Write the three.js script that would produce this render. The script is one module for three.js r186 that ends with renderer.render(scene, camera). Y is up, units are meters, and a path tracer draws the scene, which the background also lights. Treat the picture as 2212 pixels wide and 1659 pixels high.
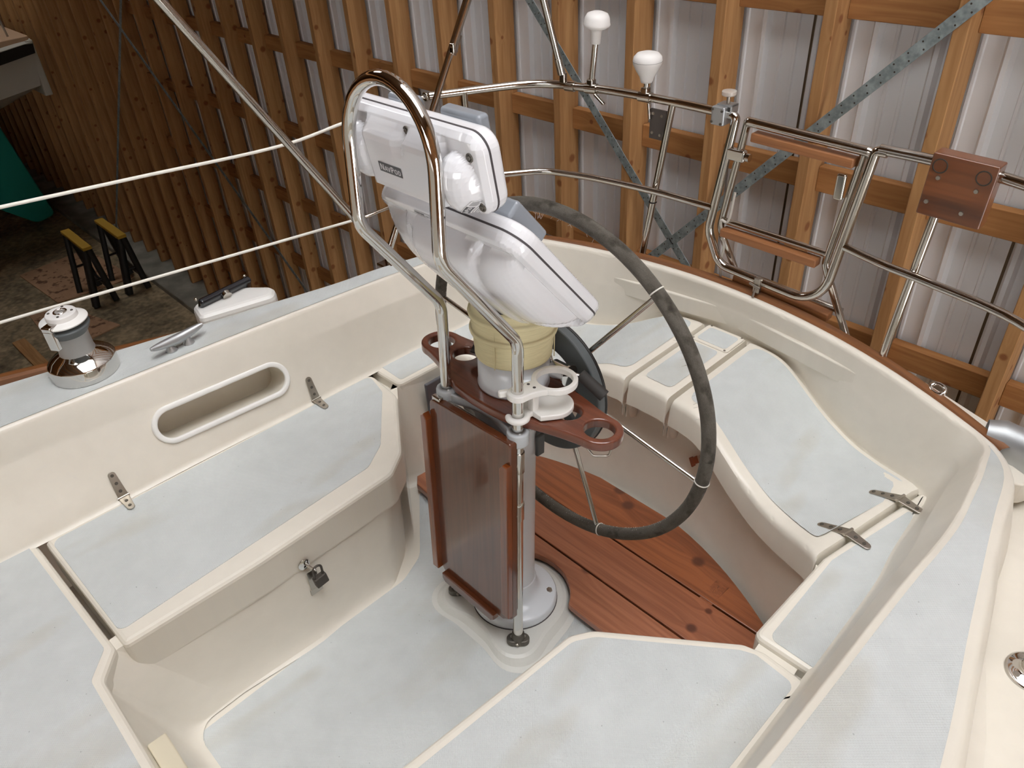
import * as THREE from 'three';
import { mergeGeometries, toCreasedNormals } from 'three/addons/utils/BufferGeometryUtils.js';
import { RoundedBoxGeometry } from 'three/addons/geometries/RoundedBoxGeometry.js';

// ---------------------------------------------------------------- camera, sky, exposure
const scene = new THREE.Scene();
const camera = new THREE.PerspectiveCamera(53.05, 4 / 3, 0.05, 200);
camera.position.set(1.0804, 1.8008, 0.8238);
camera.up.set(-0.39223, 0.80729, -0.44094);
camera.lookAt(1.0804 - 0.60122, 1.8008 - 0.58779, 0.8238 - 0.54134);
scene.add(camera);
scene.background = new THREE.Color().setRGB(0.98, 0.985, 1.0);
scene.backgroundIntensity = 16;
const renderer = new THREE.WebGLRenderer({ antialias: true });
renderer.toneMapping = THREE.LinearToneMapping;
renderer.toneMappingExposure = 0.445;
renderer.shadowMap.enabled = true;

// ---------------------------------------------------------------- helpers
const V = (x, y, z) => new THREE.Vector3(x, y, z);
const used = new Map(), baseOf = new WeakMap();
function numbered(n) { const k = used.get(n) ?? 0; used.set(n, k + 1); return k ? n + '_' + String(k).padStart(3, '0') : n; }
const TILT = -0.0663, CT = Math.cos(TILT), ST = Math.sin(TILT);     // the pedestal stands square on a sole that falls aft
const tilted = ([x, y, z]) => [x, y * CT - z * ST, y * ST + z * CT];
// a thing: parts are modelled in cockpit coordinates (or in the pedestal's own, tilted ones) and moved to the thing's base
function thing(name, label, category, base = [0, 0, 0], o = {}) {
  const g = new THREE.Group(); g.name = numbered(name); scene.add(g);
  g.position.set(...(o.tilt ? tilted(base) : base)); if (o.tilt) g.rotation.x = TILT;
  g.userData = { label, category }; if (o.group) g.userData.group = o.group; if (o.kind) g.userData.kind = o.kind;
  baseOf.set(g, base); return g;
}
function part(parent, name, geo, mat, o = {}) {
  const b = baseOf.get(parent) ?? [0, 0, 0];
  let g = Array.isArray(geo) ? merge(geo) : geo;
  g.translate(-b[0], -b[1], -b[2]);
  const m = new THREE.Mesh(g, mat); m.name = name; m.castShadow = m.receiveShadow = true; parent.add(m);
  if (o.label) m.userData.label = o.label;
  baseOf.set(m, b); return m;
}
function structure(name) { const g = new THREE.Group(); g.name = name; g.userData.kind = 'structure'; scene.add(g); return g; }
function merge(list) {
  const l = list.map((g) => { let q = g.index ? g.toNonIndexed() : g; for (const k of Object.keys(q.attributes)) if (!['position', 'normal', 'uv'].includes(k)) q.deleteAttribute(k);
    if (!q.attributes.uv) q.setAttribute('uv', new THREE.BufferAttribute(new Float32Array(q.attributes.position.count * 2), 2)); return q; });
  return mergeGeometries(l);
}
// uv in metres from the direction a face points; grain = axis that becomes u
function boxUV(g, grain = 'x', s = 1, off = 0) {
  const q = g.index ? g.toNonIndexed() : g, p = q.attributes.position, n = q.attributes.normal, uv = new Float32Array(p.count * 2), gi = 'xyz'.indexOf(grain);
  for (let t = 0; t < p.count; t += 3) {
    let a = [0, 0, 0]; for (let k = 0; k < 3; k++) { a[0] += Math.abs(n.getX(t + k)); a[1] += Math.abs(n.getY(t + k)); a[2] += Math.abs(n.getZ(t + k)); }
    const ax = a.indexOf(Math.max(...a)), rest = [0, 1, 2].filter((i) => i !== ax);
    let u = rest[0], v = rest[1]; if (v === gi) [u, v] = [v, u];
    for (let k = 0; k < 3; k++) { const c = [p.getX(t + k), p.getY(t + k), p.getZ(t + k)]; uv[(t + k) * 2] = c[u] * s + off; uv[(t + k) * 2 + 1] = c[v] * s + off * 0.37; }
  }
  q.setAttribute('uv', new THREE.BufferAttribute(uv, 2)); return q;
}
const box = (x0, x1, y0, y1, z0, z1) => new THREE.BoxGeometry(x1 - x0, y1 - y0, z1 - z0).translate((x0 + x1) / 2, (y0 + y1) / 2, (z0 + z1) / 2);
const rbox = (x0, x1, y0, y1, z0, z1, r, s = 3) => new RoundedBoxGeometry(x1 - x0, y1 - y0, z1 - z0, s, r).translate((x0 + x1) / 2, (y0 + y1) / 2, (z0 + z1) / 2);
const cyl = (r0, r1, h, n = 28) => new THREE.CylinderGeometry(r1, r0, h, n).translate(0, h / 2, 0);
const lathe = (pts, n = 40) => new THREE.LatheGeometry(pts.map((p) => new THREE.Vector2(p[0], p[1])), n);
function aim(g, from, to) {     // a shape built along +y from the origin, laid from one point towards another
  const a = V(...from), d = V(...to).sub(a).normalize();
  return g.applyQuaternion(new THREE.Quaternion().setFromUnitVectors(V(0, 1, 0), d)).translate(a.x, a.y, a.z);
}
const rod = (a, b, r, n = 14, r2 = r) => aim(cyl(r, r2, V(...a).distanceTo(V(...b)), n), a, b);
function fillet(pts, r, closed = false, seg = 8) {          // polyline in 3d with rounded corners; a point may carry its own radius
  const out = [], n = pts.length;
  pts.forEach((p, i) => {
    const P = V(p[0], p[1], p[2]), rr = p[3] ?? r;
    if ((!closed && (i === 0 || i === n - 1)) || rr <= 0) { out.push(P); return; }
    const A = V(...pts[(i + n - 1) % n].slice(0, 3)), B = V(...pts[(i + 1) % n].slice(0, 3));
    const da = A.clone().sub(P), db = B.clone().sub(P), la = da.length(), lb = db.length(); da.normalize(); db.normalize();
    const half = Math.acos(THREE.MathUtils.clamp(da.dot(db), -1, 1)) / 2, t = Math.min(rr / Math.tan(half), la * 0.49, lb * 0.49);
    const p0 = P.clone().addScaledVector(da, t), p1 = P.clone().addScaledVector(db, t);
    const R = t * Math.tan(half), c = P.clone().addScaledVector(da.clone().add(db).normalize(), R / Math.sin(half));
    const v0 = p0.clone().sub(c), v1 = p1.clone().sub(c), w = Math.acos(THREE.MathUtils.clamp(v0.dot(v1) / (v0.length() * v1.length()), -1, 1));
    for (let k = 0; k <= seg; k++) { const f = k / seg; out.push(w < 1e-3 ? p0.clone().lerp(p1, f) : c.clone().addScaledVector(v0, Math.sin((1 - f) * w) / Math.sin(w)).addScaledVector(v1, Math.sin(f * w) / Math.sin(w))); }
  });
  return out;
}
function sweep(P, r, radial = 14, closed = false, caps = true) {
  const n = P.length, T = P.map((p, i) => (closed ? P[(i + 1) % n].clone().sub(P[(i + n - 1) % n]) : P[Math.min(i + 1, n - 1)].clone().sub(P[Math.max(i - 1, 0)])).normalize());
  let N = Math.abs(T[0].y) < 0.9 ? V(0, 1, 0) : V(1, 0, 0); N.addScaledVector(T[0], -N.dot(T[0])).normalize();
  const pos = [], nor = [], uv = [], idx = []; let len = 0;
  const rows = closed ? n + 1 : n;
  for (let q = 0; q < rows; q++) {
    const i = q % n; if (q) { N.addScaledVector(T[i], -N.dot(T[i])).normalize(); len += P[i].distanceTo(P[(i + n - 1) % n]); }
    const B = T[i].clone().cross(N), rr = typeof r === 'function' ? r(q / (rows - 1)) : r;
    for (let k = 0; k <= radial; k++) { const a = k / radial * Math.PI * 2, d = N.clone().multiplyScalar(Math.cos(a)).addScaledVector(B, Math.sin(a)); pos.push(P[i].x + d.x * rr, P[i].y + d.y * rr, P[i].z + d.z * rr); nor.push(d.x, d.y, d.z); uv.push(len, k / radial * rr * 6.28); }
  }
  for (let i = 0; i < rows - 1; i++) for (let k = 0; k < radial; k++) { const a = i * (radial + 1) + k, b = a + radial + 1; idx.push(a, a + 1, b, b, a + 1, b + 1); }
  if (!closed && caps) for (const e of [0, rows - 1]) { const c = pos.length / 3, s = e ? 1 : -1, p = P[e], t = T[e]; pos.push(p.x, p.y, p.z); nor.push(t.x * s, t.y * s, t.z * s); uv.push(0, 0);
    for (let k = 0; k <= radial; k++) { const j = (e * (radial + 1) + k) * 3; pos.push(pos[j], pos[j + 1], pos[j + 2]); nor.push(t.x * s, t.y * s, t.z * s); uv.push(0, 0); }
    for (let k = 0; k < radial; k++) e ? idx.push(c, c + 1 + k, c + 2 + k) : idx.push(c, c + 2 + k, c + 1 + k); }
  const g = new THREE.BufferGeometry(); g.setAttribute('position', new THREE.Float32BufferAttribute(pos, 3)); g.setAttribute('normal', new THREE.Float32BufferAttribute(nor, 3)); g.setAttribute('uv', new THREE.Float32BufferAttribute(uv, 2)); g.setIndex(idx); return g;
}
const pipe = (pts, r, bend = 0.05, radial = 14) => sweep(fillet(pts, bend), r, radial);
const curve = (pts, n = 60, closed = false) => { const c = new THREE.CatmullRomCurve3(pts.map((p) => V(...p)), closed, 'centripetal'), p = c.getPoints(n); if (closed) p.pop(); return p; };
function loft(rows, crease = 0.55, closed = false) {        // rows of points, all alike in number; uv in metres
  const m = rows[0].length, pos = [], uv = [], idx = [], R = closed ? [...rows, rows[0]] : rows; let lu = 0;
  R.forEach((r, i) => { let lv = 0; if (i) lu += Math.hypot(...r[0].map((c, k) => c - R[i - 1][0][k])); r.forEach((p, j) => { if (j) lv += Math.hypot(...p.map((c, k) => c - r[j - 1][k])); pos.push(...p); uv.push(lu, lv); }); });
  for (let i = 0; i < R.length - 1; i++) for (let j = 0; j < m - 1; j++) { const a = i * m + j, b = a + m; idx.push(a, a + 1, b, b, a + 1, b + 1); }
  let g = new THREE.BufferGeometry(); g.setAttribute('position', new THREE.Float32BufferAttribute(pos, 3)); g.setAttribute('uv', new THREE.Float32BufferAttribute(uv, 2)); g.setIndex(idx);
  g = toCreasedNormals(g, crease); return g;
}
function outline(pts, r = 0.02) {                            // plan outline [x, z, r?] -> THREE.Shape in (x, -z)
  const f = fillet(pts.map((p) => [p[0], -p[1], 0, p[2] ?? r]), r, true, 6);
  return new THREE.Shape(f.map((p) => new THREE.Vector2(p.x, p.y)));
}
function slab(pts, y0, y1, bevel = 0.01, r = 0.02, holes = [], seg = 3) {
  const s = pts instanceof THREE.Shape ? pts : outline(pts, r); s.holes.push(...holes);
  const g = new THREE.ExtrudeGeometry(s, { depth: Math.max(y1 - y0 - 2 * bevel, 1e-4), bevelEnabled: bevel > 0, bevelSize: bevel, bevelThickness: bevel, bevelOffset: -bevel, bevelSegments: seg, curveSegments: 24 });
  g.rotateX(-Math.PI / 2).translate(0, y0 + bevel, 0); return g;
}
const hole = (x, z, r) => { const p = new THREE.Path(); p.absarc(x, -z, r, 0, Math.PI * 2, true); return p; };
const planUV = (g) => { const p = g.attributes.position, uv = new Float32Array(p.count * 2); for (let i = 0; i < p.count; i++) { uv[i * 2] = p.getX(i); uv[i * 2 + 1] = p.getZ(i); } g.setAttribute('uv', new THREE.BufferAttribute(uv, 2)); return g; };
const mat4 = (g, p, q) => { if (q) g.applyQuaternion(q); return g.translate(...p); };

// ---------------------------------------------------------------- textures
function rng(s) { return () => { s |= 0; s = s + 0x6D2B79F5 | 0; let t = Math.imul(s ^ s >>> 15, 1 | s); t = t + Math.imul(t ^ t >>> 7, 61 | t) ^ t; return ((t ^ t >>> 14) >>> 0) / 4294967296; }; }
function hash(x, y, s) { let h = Math.imul(x, 374761393) + Math.imul(y, 668265263) + Math.imul(s, 974634041) | 0; h = Math.imul(h ^ h >>> 13, 1274126177); return ((h ^ h >>> 16) >>> 0) / 4294967296; }
function noise(x, y, px, py, s) {            // value noise that repeats after px, py cells
  const xi = Math.floor(x), yi = Math.floor(y), fx = x - xi, fy = y - yi, u = fx * fx * (3 - 2 * fx), v = fy * fy * (3 - 2 * fy), m = (a, n) => ((a % n) + n) % n;
  const a = hash(m(xi, px), m(yi, py), s), b = hash(m(xi + 1, px), m(yi, py), s), c = hash(m(xi, px), m(yi + 1, py), s), d = hash(m(xi + 1, px), m(yi + 1, py), s);
  return a + (b - a) * u + (c - a) * v + (a - b - c + d) * u * v;
}
const fbm = (u, v, nx, ny, s, o = 4) => { let t = 0, a = 0.5; for (let i = 0; i < o; i++) { t += a * noise(u * nx, v * ny, nx, ny, s + i); nx *= 2; ny *= 2; a *= 0.5; } return t / (1 - Math.pow(0.5, o)); };
function tex(w, h, f, srgb, rep = [1, 1]) {
  const d = new Uint8Array(w * h * 4);
  for (let y = 0; y < h; y++) for (let x = 0; x < w; x++) { const c = f(x / w, y / h), i = (y * w + x) * 4; for (let k = 0; k < 3; k++) d[i + k] = Math.max(0, Math.min(255, c[k])); d[i + 3] = 255; }
  const t = new THREE.DataTexture(d, w, h, THREE.RGBAFormat); t.wrapS = t.wrapT = THREE.RepeatWrapping; t.magFilter = THREE.LinearFilter; t.minFilter = THREE.LinearMipmapLinearFilter; t.generateMipmaps = true;
  if (srgb) t.colorSpace = THREE.SRGBColorSpace; t.repeat.set(...rep); t.needsUpdate = true; return t;
}
const mix = (a, b, t) => a.map((c, i) => c + (b[i] - c) * t);
function wood(seed, light, dark, o = {}) {   // u runs along the grain; one tile is 1.2 m long and 0.3 m wide
  const { ny = 28, knots = 5, contrast = 1, knot = [90, 50, 20], w = 512, h = 256, rep = [1 / 1.2, 1 / 0.3] } = o, R = rng(seed), K = [];
  for (let i = 0; i < knots; i++) K.push([R(), R(), 0.008 + R() * 0.012]);
  return tex(w, h, (u, v) => {
    let dv = 0, kd = 0;
    for (const [ku, kv, kr] of K) { let a = u - ku, b = v - kv; a -= Math.round(a); b -= Math.round(b); const d = Math.hypot(a * 1.2, b * 0.3) / kr; dv += Math.exp(-d * d / 9) * (b > 0 ? 0.05 : -0.05); kd = Math.max(kd, 1 - Math.min(1, Math.max(0, d - 0.7) * 1.6)); }
    const vv = v + dv + (fbm(u, v, 3, 4, seed, 3) - 0.5) * 0.09;
    const g = noise(u * 6, vv * ny, 6, ny, seed + 5) * 0.5 + noise(u * 14, vv * ny * 3, 14, ny * 3, seed + 6) * 0.3 + noise(u * 3, vv * 6, 3, 6, seed + 7) * 0.4;
    return mix(mix(light, dark, Math.min(1, Math.max(0, (g - 0.3) * 1.1 * contrast))), knot, kd * 0.8);
  }, true, rep);
}
const nonskidBump = tex(64, 64, (u, v) => { const s = (a) => 0.5 + 0.5 * Math.cos(a * Math.PI * 2), d = Math.pow(s(u * 4 + v * 4) * s(u * 4 - v * 4), 0.6); return [d * 255, d * 255, d * 255]; }, false, [1 / 0.024, 1 / 0.024]);
const nonskidColor = tex(512, 512, (u, v) => {
  const a = fbm(u, v, 5, 5, 11, 5), b = fbm(u, v, 22, 22, 31, 3), st = Math.max(0, fbm(u, v, 9, 3, 77, 3) - 0.6) * 3; let c = 206 + (a - 0.5) * 16 + (b - 0.5) * 8;
  const sp = hash(Math.floor(u * 512), Math.floor(v * 512), 5) > 0.99985 ? 60 : 0; c -= sp; return mix([c - 2, c + 2, c + 1], [c - 14, c - 16, c - 26], Math.min(0.5, st));
}, true, [1 / 0.9, 1 / 0.9]);
const gelColor = tex(256, 256, (u, v) => { const a = fbm(u, v, 4, 4, 3, 4) - 0.5, b = fbm(u, v, 30, 30, 9, 2) - 0.5; return [229 + a * 10 + b * 4, 223 + a * 10 + b * 4, 210 + a * 11 + b * 4]; }, true, [1 / 0.8, 1 / 0.8]);
const leatherColor = tex(256, 256, (u, v) => { const a = fbm(u, v, 6, 6, 41, 5), b = hash(Math.floor(u * 256), Math.floor(v * 256), 3), d = Math.max(0, fbm(u, v, 8, 3, 51, 4) - 0.56) * 3.5; const c = 92 + (a - 0.5) * 40 + (b - 0.5) * 22 - d * 60; return [c, c - 5, c - 13]; }, true, [1 / 0.35, 1 / 0.1]);
const leatherBump = tex(256, 256, (u, v) => { const c = 255 * (0.6 * fbm(u, v, 60, 60, 8, 2) + 0.4 * hash(Math.floor(u * 256), Math.floor(v * 256), 4)); return [c, c, c]; }, false, [1 / 0.12, 1 / 0.05]);
const dirtColor = tex(512, 512, (u, v) => { const a = fbm(u, v, 6, 6, 91, 6), b = fbm(u, v, 60, 60, 93, 2); const c = 122 + (a - 0.5) * 90 + (b - 0.5) * 60; return [c * 1.1, c * 0.97, c * 0.76]; }, true, [1 / 2.5, 1 / 2.5]);
const dirtBump = tex(256, 256, (u, v) => { const c = 255 * fbm(u, v, 12, 12, 92, 5); return [c, c, c]; }, false, [1 / 1.2, 1 / 1.2]);
const galvColor = tex(256, 256, (u, v) => { const c = 150 + (fbm(u, v, 16, 16, 61, 3) - 0.5) * 50 + (noise(u * 5, v * 5, 5, 5, 2) - 0.5) * 18; return [c - 6, c + 4, c + 4]; }, true, [1 / 0.2, 1 / 0.2]);
const plyColor = tex(256, 256, (u, v) => { const a = fbm(u, v, 3, 12, 71, 4), d = Math.max(0, fbm(u, v, 22, 22, 73, 3) - 0.6) * 5; return mix([176, 138, 106], [96, 66, 46], Math.min(1, d + (a - 0.5) * 0.5 + 0.12)); }, true, [1 / 1.2, 1 / 1.2]);
const canvasColor = tex(256, 256, (u, v) => { const a = fbm(u, v, 6, 30, 81, 4) - 0.5; return [218 + a * 22, 208 + a * 22, 166 + a * 24]; }, true, [1 / 0.2, 1 / 0.1]);
const concreteColor = tex(256, 256, (u, v) => { const a = fbm(u, v, 8, 8, 101, 5) - 0.5; return [128 + a * 60, 124 + a * 60, 112 + a * 56]; }, true, [1 / 1.5, 1 / 1.5]);
const spunBump = tex(128, 128, (u, v) => { const c = 255 * (0.5 * hash(Math.floor(u * 128), Math.floor(v * 128), 14) + 0.5 * fbm(u, v, 40, 40, 15, 2)); return [c, c, c]; }, false, [1 / 0.05, 1 / 0.05]);

// ---------------------------------------------------------------- materials
const M = {
  gel: new THREE.MeshPhysicalMaterial({ color: 0xffffff, map: gelColor, roughness: 0.42, clearcoat: 0.35, clearcoatRoughness: 0.25 }),
  nonskid: new THREE.MeshStandardMaterial({ map: nonskidColor, roughness: 0.72, bumpMap: nonskidBump, bumpScale: 0.0006 }),
  steel: new THREE.MeshStandardMaterial({ color: 0xc9c5be, metalness: 1, roughness: 0.13 }),
  chrome: new THREE.MeshStandardMaterial({ color: 0xd9d7d3, metalness: 1, roughness: 0.06 }),
  dullSteel: new THREE.MeshStandardMaterial({ color: 0xb4aea4, metalness: 1, roughness: 0.32 }),
  alloy: new THREE.MeshStandardMaterial({ color: 0xbfc2c4, metalness: 0.85, roughness: 0.42 }),
  spun: new THREE.MeshStandardMaterial({ color: 0xcfd0cf, metalness: 1, roughness: 0.36, bumpMap: spunBump, bumpScale: 0.0008 }),
  tarnish: new THREE.MeshStandardMaterial({ color: 0x6e6a63, metalness: 0.8, roughness: 0.5 }),
  podWhite: new THREE.MeshPhysicalMaterial({ color: 0xe9eaee, roughness: 0.12, clearcoat: 0.6, clearcoatRoughness: 0.04 }),
  gasket: new THREE.MeshStandardMaterial({ color: 0x4a4648, roughness: 0.7 }),
  smoke: new THREE.MeshPhysicalMaterial({ color: 0x8d939b, roughness: 0.25, clearcoat: 0.5 }),
  black: new THREE.MeshStandardMaterial({ color: 0x1d1c1b, roughness: 0.45 }),
  blackGloss: new THREE.MeshPhysicalMaterial({ color: 0x171a22, roughness: 0.18, clearcoat: 0.6 }),
  rubber: new THREE.MeshStandardMaterial({ color: 0x383634, roughness: 0.7 }),
  ringGrey: new THREE.MeshStandardMaterial({ color: 0x5c6264, roughness: 0.42 }),
  castGrey: new THREE.MeshPhysicalMaterial({ color: 0xc2c8cc, roughness: 0.35, clearcoat: 0.3 }),
  pedestal: new THREE.MeshPhysicalMaterial({ color: 0xdfe4ea, roughness: 0.3, clearcoat: 0.5, clearcoatRoughness: 0.15 }),
  cover: new THREE.MeshStandardMaterial({ map: canvasColor, roughness: 0.75 }),
  plastic: new THREE.MeshPhysicalMaterial({ color: 0xf1f0ec, roughness: 0.35 }),
  antenna: new THREE.MeshPhysicalMaterial({ color: 0xe9e7e4, roughness: 0.4 }),
  varnish: new THREE.MeshPhysicalMaterial({ map: wood(21, [106, 58, 32], [70, 34, 17], { knots: 0, ny: 44, contrast: 0.8 }), roughness: 0.3, clearcoat: 1, clearcoatRoughness: 0.05 }),
  varnishEdge: new THREE.MeshPhysicalMaterial({ map: wood(22, [142, 74, 30], [98, 44, 16], { knots: 0, ny: 30 }), roughness: 0.3, clearcoat: 1, clearcoatRoughness: 0.06 }),
  board: new THREE.MeshPhysicalMaterial({ map: wood(23, [122, 66, 44], [76, 36, 22], { knots: 0, ny: 40 }), roughness: 0.34, clearcoat: 0.9, clearcoatRoughness: 0.12 }),
  grate: [31, 32, 33, 34].map((s, i) => new THREE.MeshPhysicalMaterial({ map: wood(s, [[170, 108, 76], [160, 98, 66], [146, 84, 48], [146, 84, 48]][i], [[124, 72, 48], [114, 64, 40], [102, 54, 28], [102, 54, 28]][i], { knots: 4, ny: 34, knot: [74, 36, 20] }), roughness: 0.4, clearcoat: 0.5, clearcoatRoughness: 0.22 })),
  teak: new THREE.MeshPhysicalMaterial({ map: wood(41, [136, 88, 50], [96, 58, 30], { knots: 0, ny: 40 }), roughness: 0.42, clearcoat: 0.5, clearcoatRoughness: 0.2 }),
  tread: new THREE.MeshPhysicalMaterial({ map: wood(42, [172, 116, 72], [128, 80, 44], { knots: 0, ny: 44 }), roughness: 0.5, clearcoat: 0.25, clearcoatRoughness: 0.3 }),
  bracket: new THREE.MeshPhysicalMaterial({ map: wood(43, [124, 72, 38], [74, 38, 18], { knots: 0, ny: 14, contrast: 1.3 }), roughness: 0.3, clearcoat: 0.8, clearcoatRoughness: 0.12 }),
  stud: [51, 52, 53].map((s) => new THREE.MeshStandardMaterial({ map: wood(s, [178, 134, 86], [142, 98, 56], { knots: 7, ny: 22, knot: [120, 70, 34] }), roughness: 0.8 })),
  girt: [54, 55].map((s) => new THREE.MeshStandardMaterial({ map: wood(s, [168, 118, 68], [130, 84, 42], { knots: 5, ny: 20, knot: [110, 60, 28] }), roughness: 0.82 })),
  siding: new THREE.MeshStandardMaterial({ color: 0xdedfe0, roughness: 0.45, metalness: 0.1 }),
  galv: new THREE.MeshStandardMaterial({ map: galvColor, roughness: 0.5, metalness: 0.4 }),
  dirt: new THREE.MeshStandardMaterial({ map: dirtColor, roughness: 1, bumpMap: dirtBump, bumpScale: 0.02 }),
  concrete: new THREE.MeshStandardMaterial({ map: concreteColor, roughness: 0.95 }),
  ply: new THREE.MeshStandardMaterial({ map: plyColor, roughness: 0.9 }),
  leather: new THREE.MeshPhysicalMaterial({ map: leatherColor, roughness: 0.95, bumpMap: leatherBump, bumpScale: 0.001, sheen: 0.6, sheenRoughness: 0.6, sheenColor: new THREE.Color(0.35, 0.33, 0.3) }),
  thread: new THREE.MeshStandardMaterial({ color: 0xd8d4cc, roughness: 0.9 }),
  rope: new THREE.MeshStandardMaterial({ color: 0xf0ede4, roughness: 0.5 }),
  fleck: new THREE.MeshStandardMaterial({ color: 0xc7c2b8, roughness: 0.9 }),
  padGrey: new THREE.MeshPhysicalMaterial({ color: 0xd6d6d0, roughness: 0.45, clearcoat: 0.2 }),
  ivory: new THREE.MeshStandardMaterial({ color: 0xd9d0b8, roughness: 0.6 }),
  darkHole: new THREE.MeshStandardMaterial({ color: 0x3a332b, roughness: 0.9 }),
  lock: new THREE.MeshStandardMaterial({ color: 0x55504a, roughness: 0.55, metalness: 0.5 }),
  buckle: new THREE.MeshPhysicalMaterial({ color: 0x8a4526, roughness: 0.35 }),
  acrylic: new THREE.MeshPhysicalMaterial({ color: 0xe8e2da, roughness: 0.15, transmission: 0.5, thickness: 0 }),
  plate: new THREE.MeshStandardMaterial({ color: 0x5b5450, roughness: 0.5, metalness: 0.2 }),
  panelGrey: new THREE.MeshPhysicalMaterial({ color: 0x55565c, roughness: 0.3, clearcoat: 0.4 }),
  smoked: new THREE.MeshPhysicalMaterial({ color: 0x6a625e, roughness: 0.12, clearcoat: 0.8 }),
  hullGrey: new THREE.MeshPhysicalMaterial({ color: 0xb9b6a8, roughness: 0.4 }),
  hullBlack: new THREE.MeshStandardMaterial({ color: 0x14130f, roughness: 0.4 }),
  deckTan: new THREE.MeshStandardMaterial({ color: 0xc3a282, roughness: 0.6 }),
  teal: new THREE.MeshStandardMaterial({ color: 0x0f8a78, roughness: 0.75 }),
  yellow: new THREE.MeshStandardMaterial({ color: 0xb08a2a, roughness: 0.8 }),
  tarp: new THREE.MeshStandardMaterial({ color: 0x8f8579, roughness: 0.8 }),
  roof: new THREE.MeshStandardMaterial({ color: 0x6f5a44, roughness: 0.6 }),
};

// ---------------------------------------------------------------- the shed
const GY = -2.5, ROOF = 7.4, ZS = -1.95, DS = 0.132;
{
  const floor = structure('floor');
  part(floor, 'earth', boxUV(box(-16, 7, GY - 0.3, GY, -2.2, 11.2), 'x'), M.dirt);
  part(floor, 'kerb', boxUV(rbox(-16, 7, GY - 0.1, GY + 0.07, -2.2, -1.67, 0.015), 'x'), M.concrete);

  const w = structure('wall_back');
  const studG = [0, 1, 2].map((i) => boxUV(rbox(0, 0.047, GY + 0.07, ROOF, ZS - DS, ZS, 0.004, 1), 'y', 1, i * 1.7));
  const R = rng(7);
  for (let i = 0; i < 39; i++) {
    const k = i % 3, x = 1.888 - i * 0.432;
    const m = new THREE.Mesh(studG[k], M.stud[(i * 2 + (i % 5)) % 3]); m.name = 'stud'; m.position.set(x, 0, 0); m.castShadow = m.receiveShadow = true; w.add(m);
  }
  const girtG = [0, 1, 2, 3].map((i) => boxUV(rbox(0.0475, 0.4315, 0, 0.1, ZS - DS, ZS - DS + 0.045, 0.003, 1), 'x', 1, i * 0.9));
  for (let i = 1; i < 22; i++) for (let j = 0; j < 7; j++) {
    const m = new THREE.Mesh(girtG[(i * 3 + j) % 4], M.girt[(i + j * 2) % 2]); m.name = 'girt'; m.position.set(1.888 - i * 0.432, 1.82 - j * 0.6315, 0); m.castShadow = m.receiveShadow = true; w.add(m);
  }
  const prof = []; const rib = (c, hh, a, b) => prof.push([c - b, 0], [c - a, hh], [c + a, hh], [c + b, 0]);
  for (let k = 0; k < 4; k++) { const x = k * 0.216; rib(x + 0.03, 0.020, 0.008, 0.020); rib(x + 0.10, 0.006, 0.005, 0.009); rib(x + 0.16, 0.006, 0.005, 0.009); }
  prof.push([0.864, 0]);
  const sid = loft([prof.map(([x, h]) => [x, GY, ZS - DS - 0.02 + h]), prof.map(([x, h]) => [x, ROOF, ZS - DS - 0.02 + h])], 0.3);
  for (let i = 0; i < 21; i++) { const m = new THREE.Mesh(sid, M.siding); m.name = 'siding_sheet'; m.position.set(1.35 - i * 0.864, 0, 0); m.castShadow = m.receiveShadow = true; w.add(m); }
  part(w, 'backing', box(-16, 7, GY, ROOF, -2.3, ZS - DS - 0.03), M.roof);
  // galvanised brace straps nailed across the studs
  const strap = (a, b) => {
    const L = Math.hypot(b[0] - a[0], b[1] - a[1]), ang = Math.atan2(b[1] - a[1], b[0] - a[0]);
    const g = boxUV(rbox(0, L, -0.021, 0.021, 0, 0.003, 0.0012, 1), 'x').rotateZ(ang).translate(a[0], a[1], ZS + 0.001);
    const s = part(w, 'brace_strap', g, M.galv), dots = [];
    for (let d = 0.04; d < L; d += 0.055) for (const o of [-0.011, 0.011]) dots.push(new THREE.CircleGeometry(0.0032, 8).translate(d + (o > 0 ? 0.012 : 0), o, 0.0036));
    part(s, 'nail_holes', merge(dots).rotateZ(ang).translate(a[0], a[1], ZS + 0.001), M.darkHole);
  };
  strap([-1.15, -0.162], [0.62, 1.724]); strap([-2.25, 1.722], [-0.5, -0.156]); strap([-8.6, 1.49], [-3.9, -2.03]); strap([-5.8, 1.9], [-9.9, -2.4]);

  const wl = structure('wall_left'); part(wl, 'boarding', box(-16.2, -16, GY, ROOF, -2.2, 11.2), M.girt[0]);
  const wr = structure('wall_right');     // out of view; opening placed to light the studs at the right
  const DR = [-0.4, 2.4, 1.6];
  part(wr, 'boarding', box(6.8, 7, GY, ROOF, -2.2, DR[0]), M.girt[0]); part(wr, 'boarding', box(6.8, 7, GY, ROOF, DR[1], 11.2), M.girt[0]); part(wr, 'boarding', box(6.8, 7, DR[2], ROOF, DR[0], DR[1]), M.girt[0]);
  const wd = structure('unseen_shade_wall'); part(wd, 'boarding', boxUV(box(-2.75, -2.6, GY, 1.0, 1.6, 11), 'z'), M.girt[1]);  // out of view, placed to keep front window light off the left back wall
  const wf = structure('wall_front');     // out of view; high window openings sized to light forward-facing surfaces
  const FW = [0.5, 5.6, 2.2, 5.0];
  part(wf, 'boarding', box(-16, FW[0], GY, ROOF, 11, 11.2), M.girt[1]); part(wf, 'boarding', box(FW[1], 7, GY, ROOF, 11, 11.2), M.girt[1]); part(wf, 'boarding', box(FW[0], FW[1], FW[3], ROOF, 11, 11.2), M.girt[1]); part(wf, 'boarding', box(FW[0], FW[1], GY, FW[2], 11, 11.2), M.girt[1]);
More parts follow.
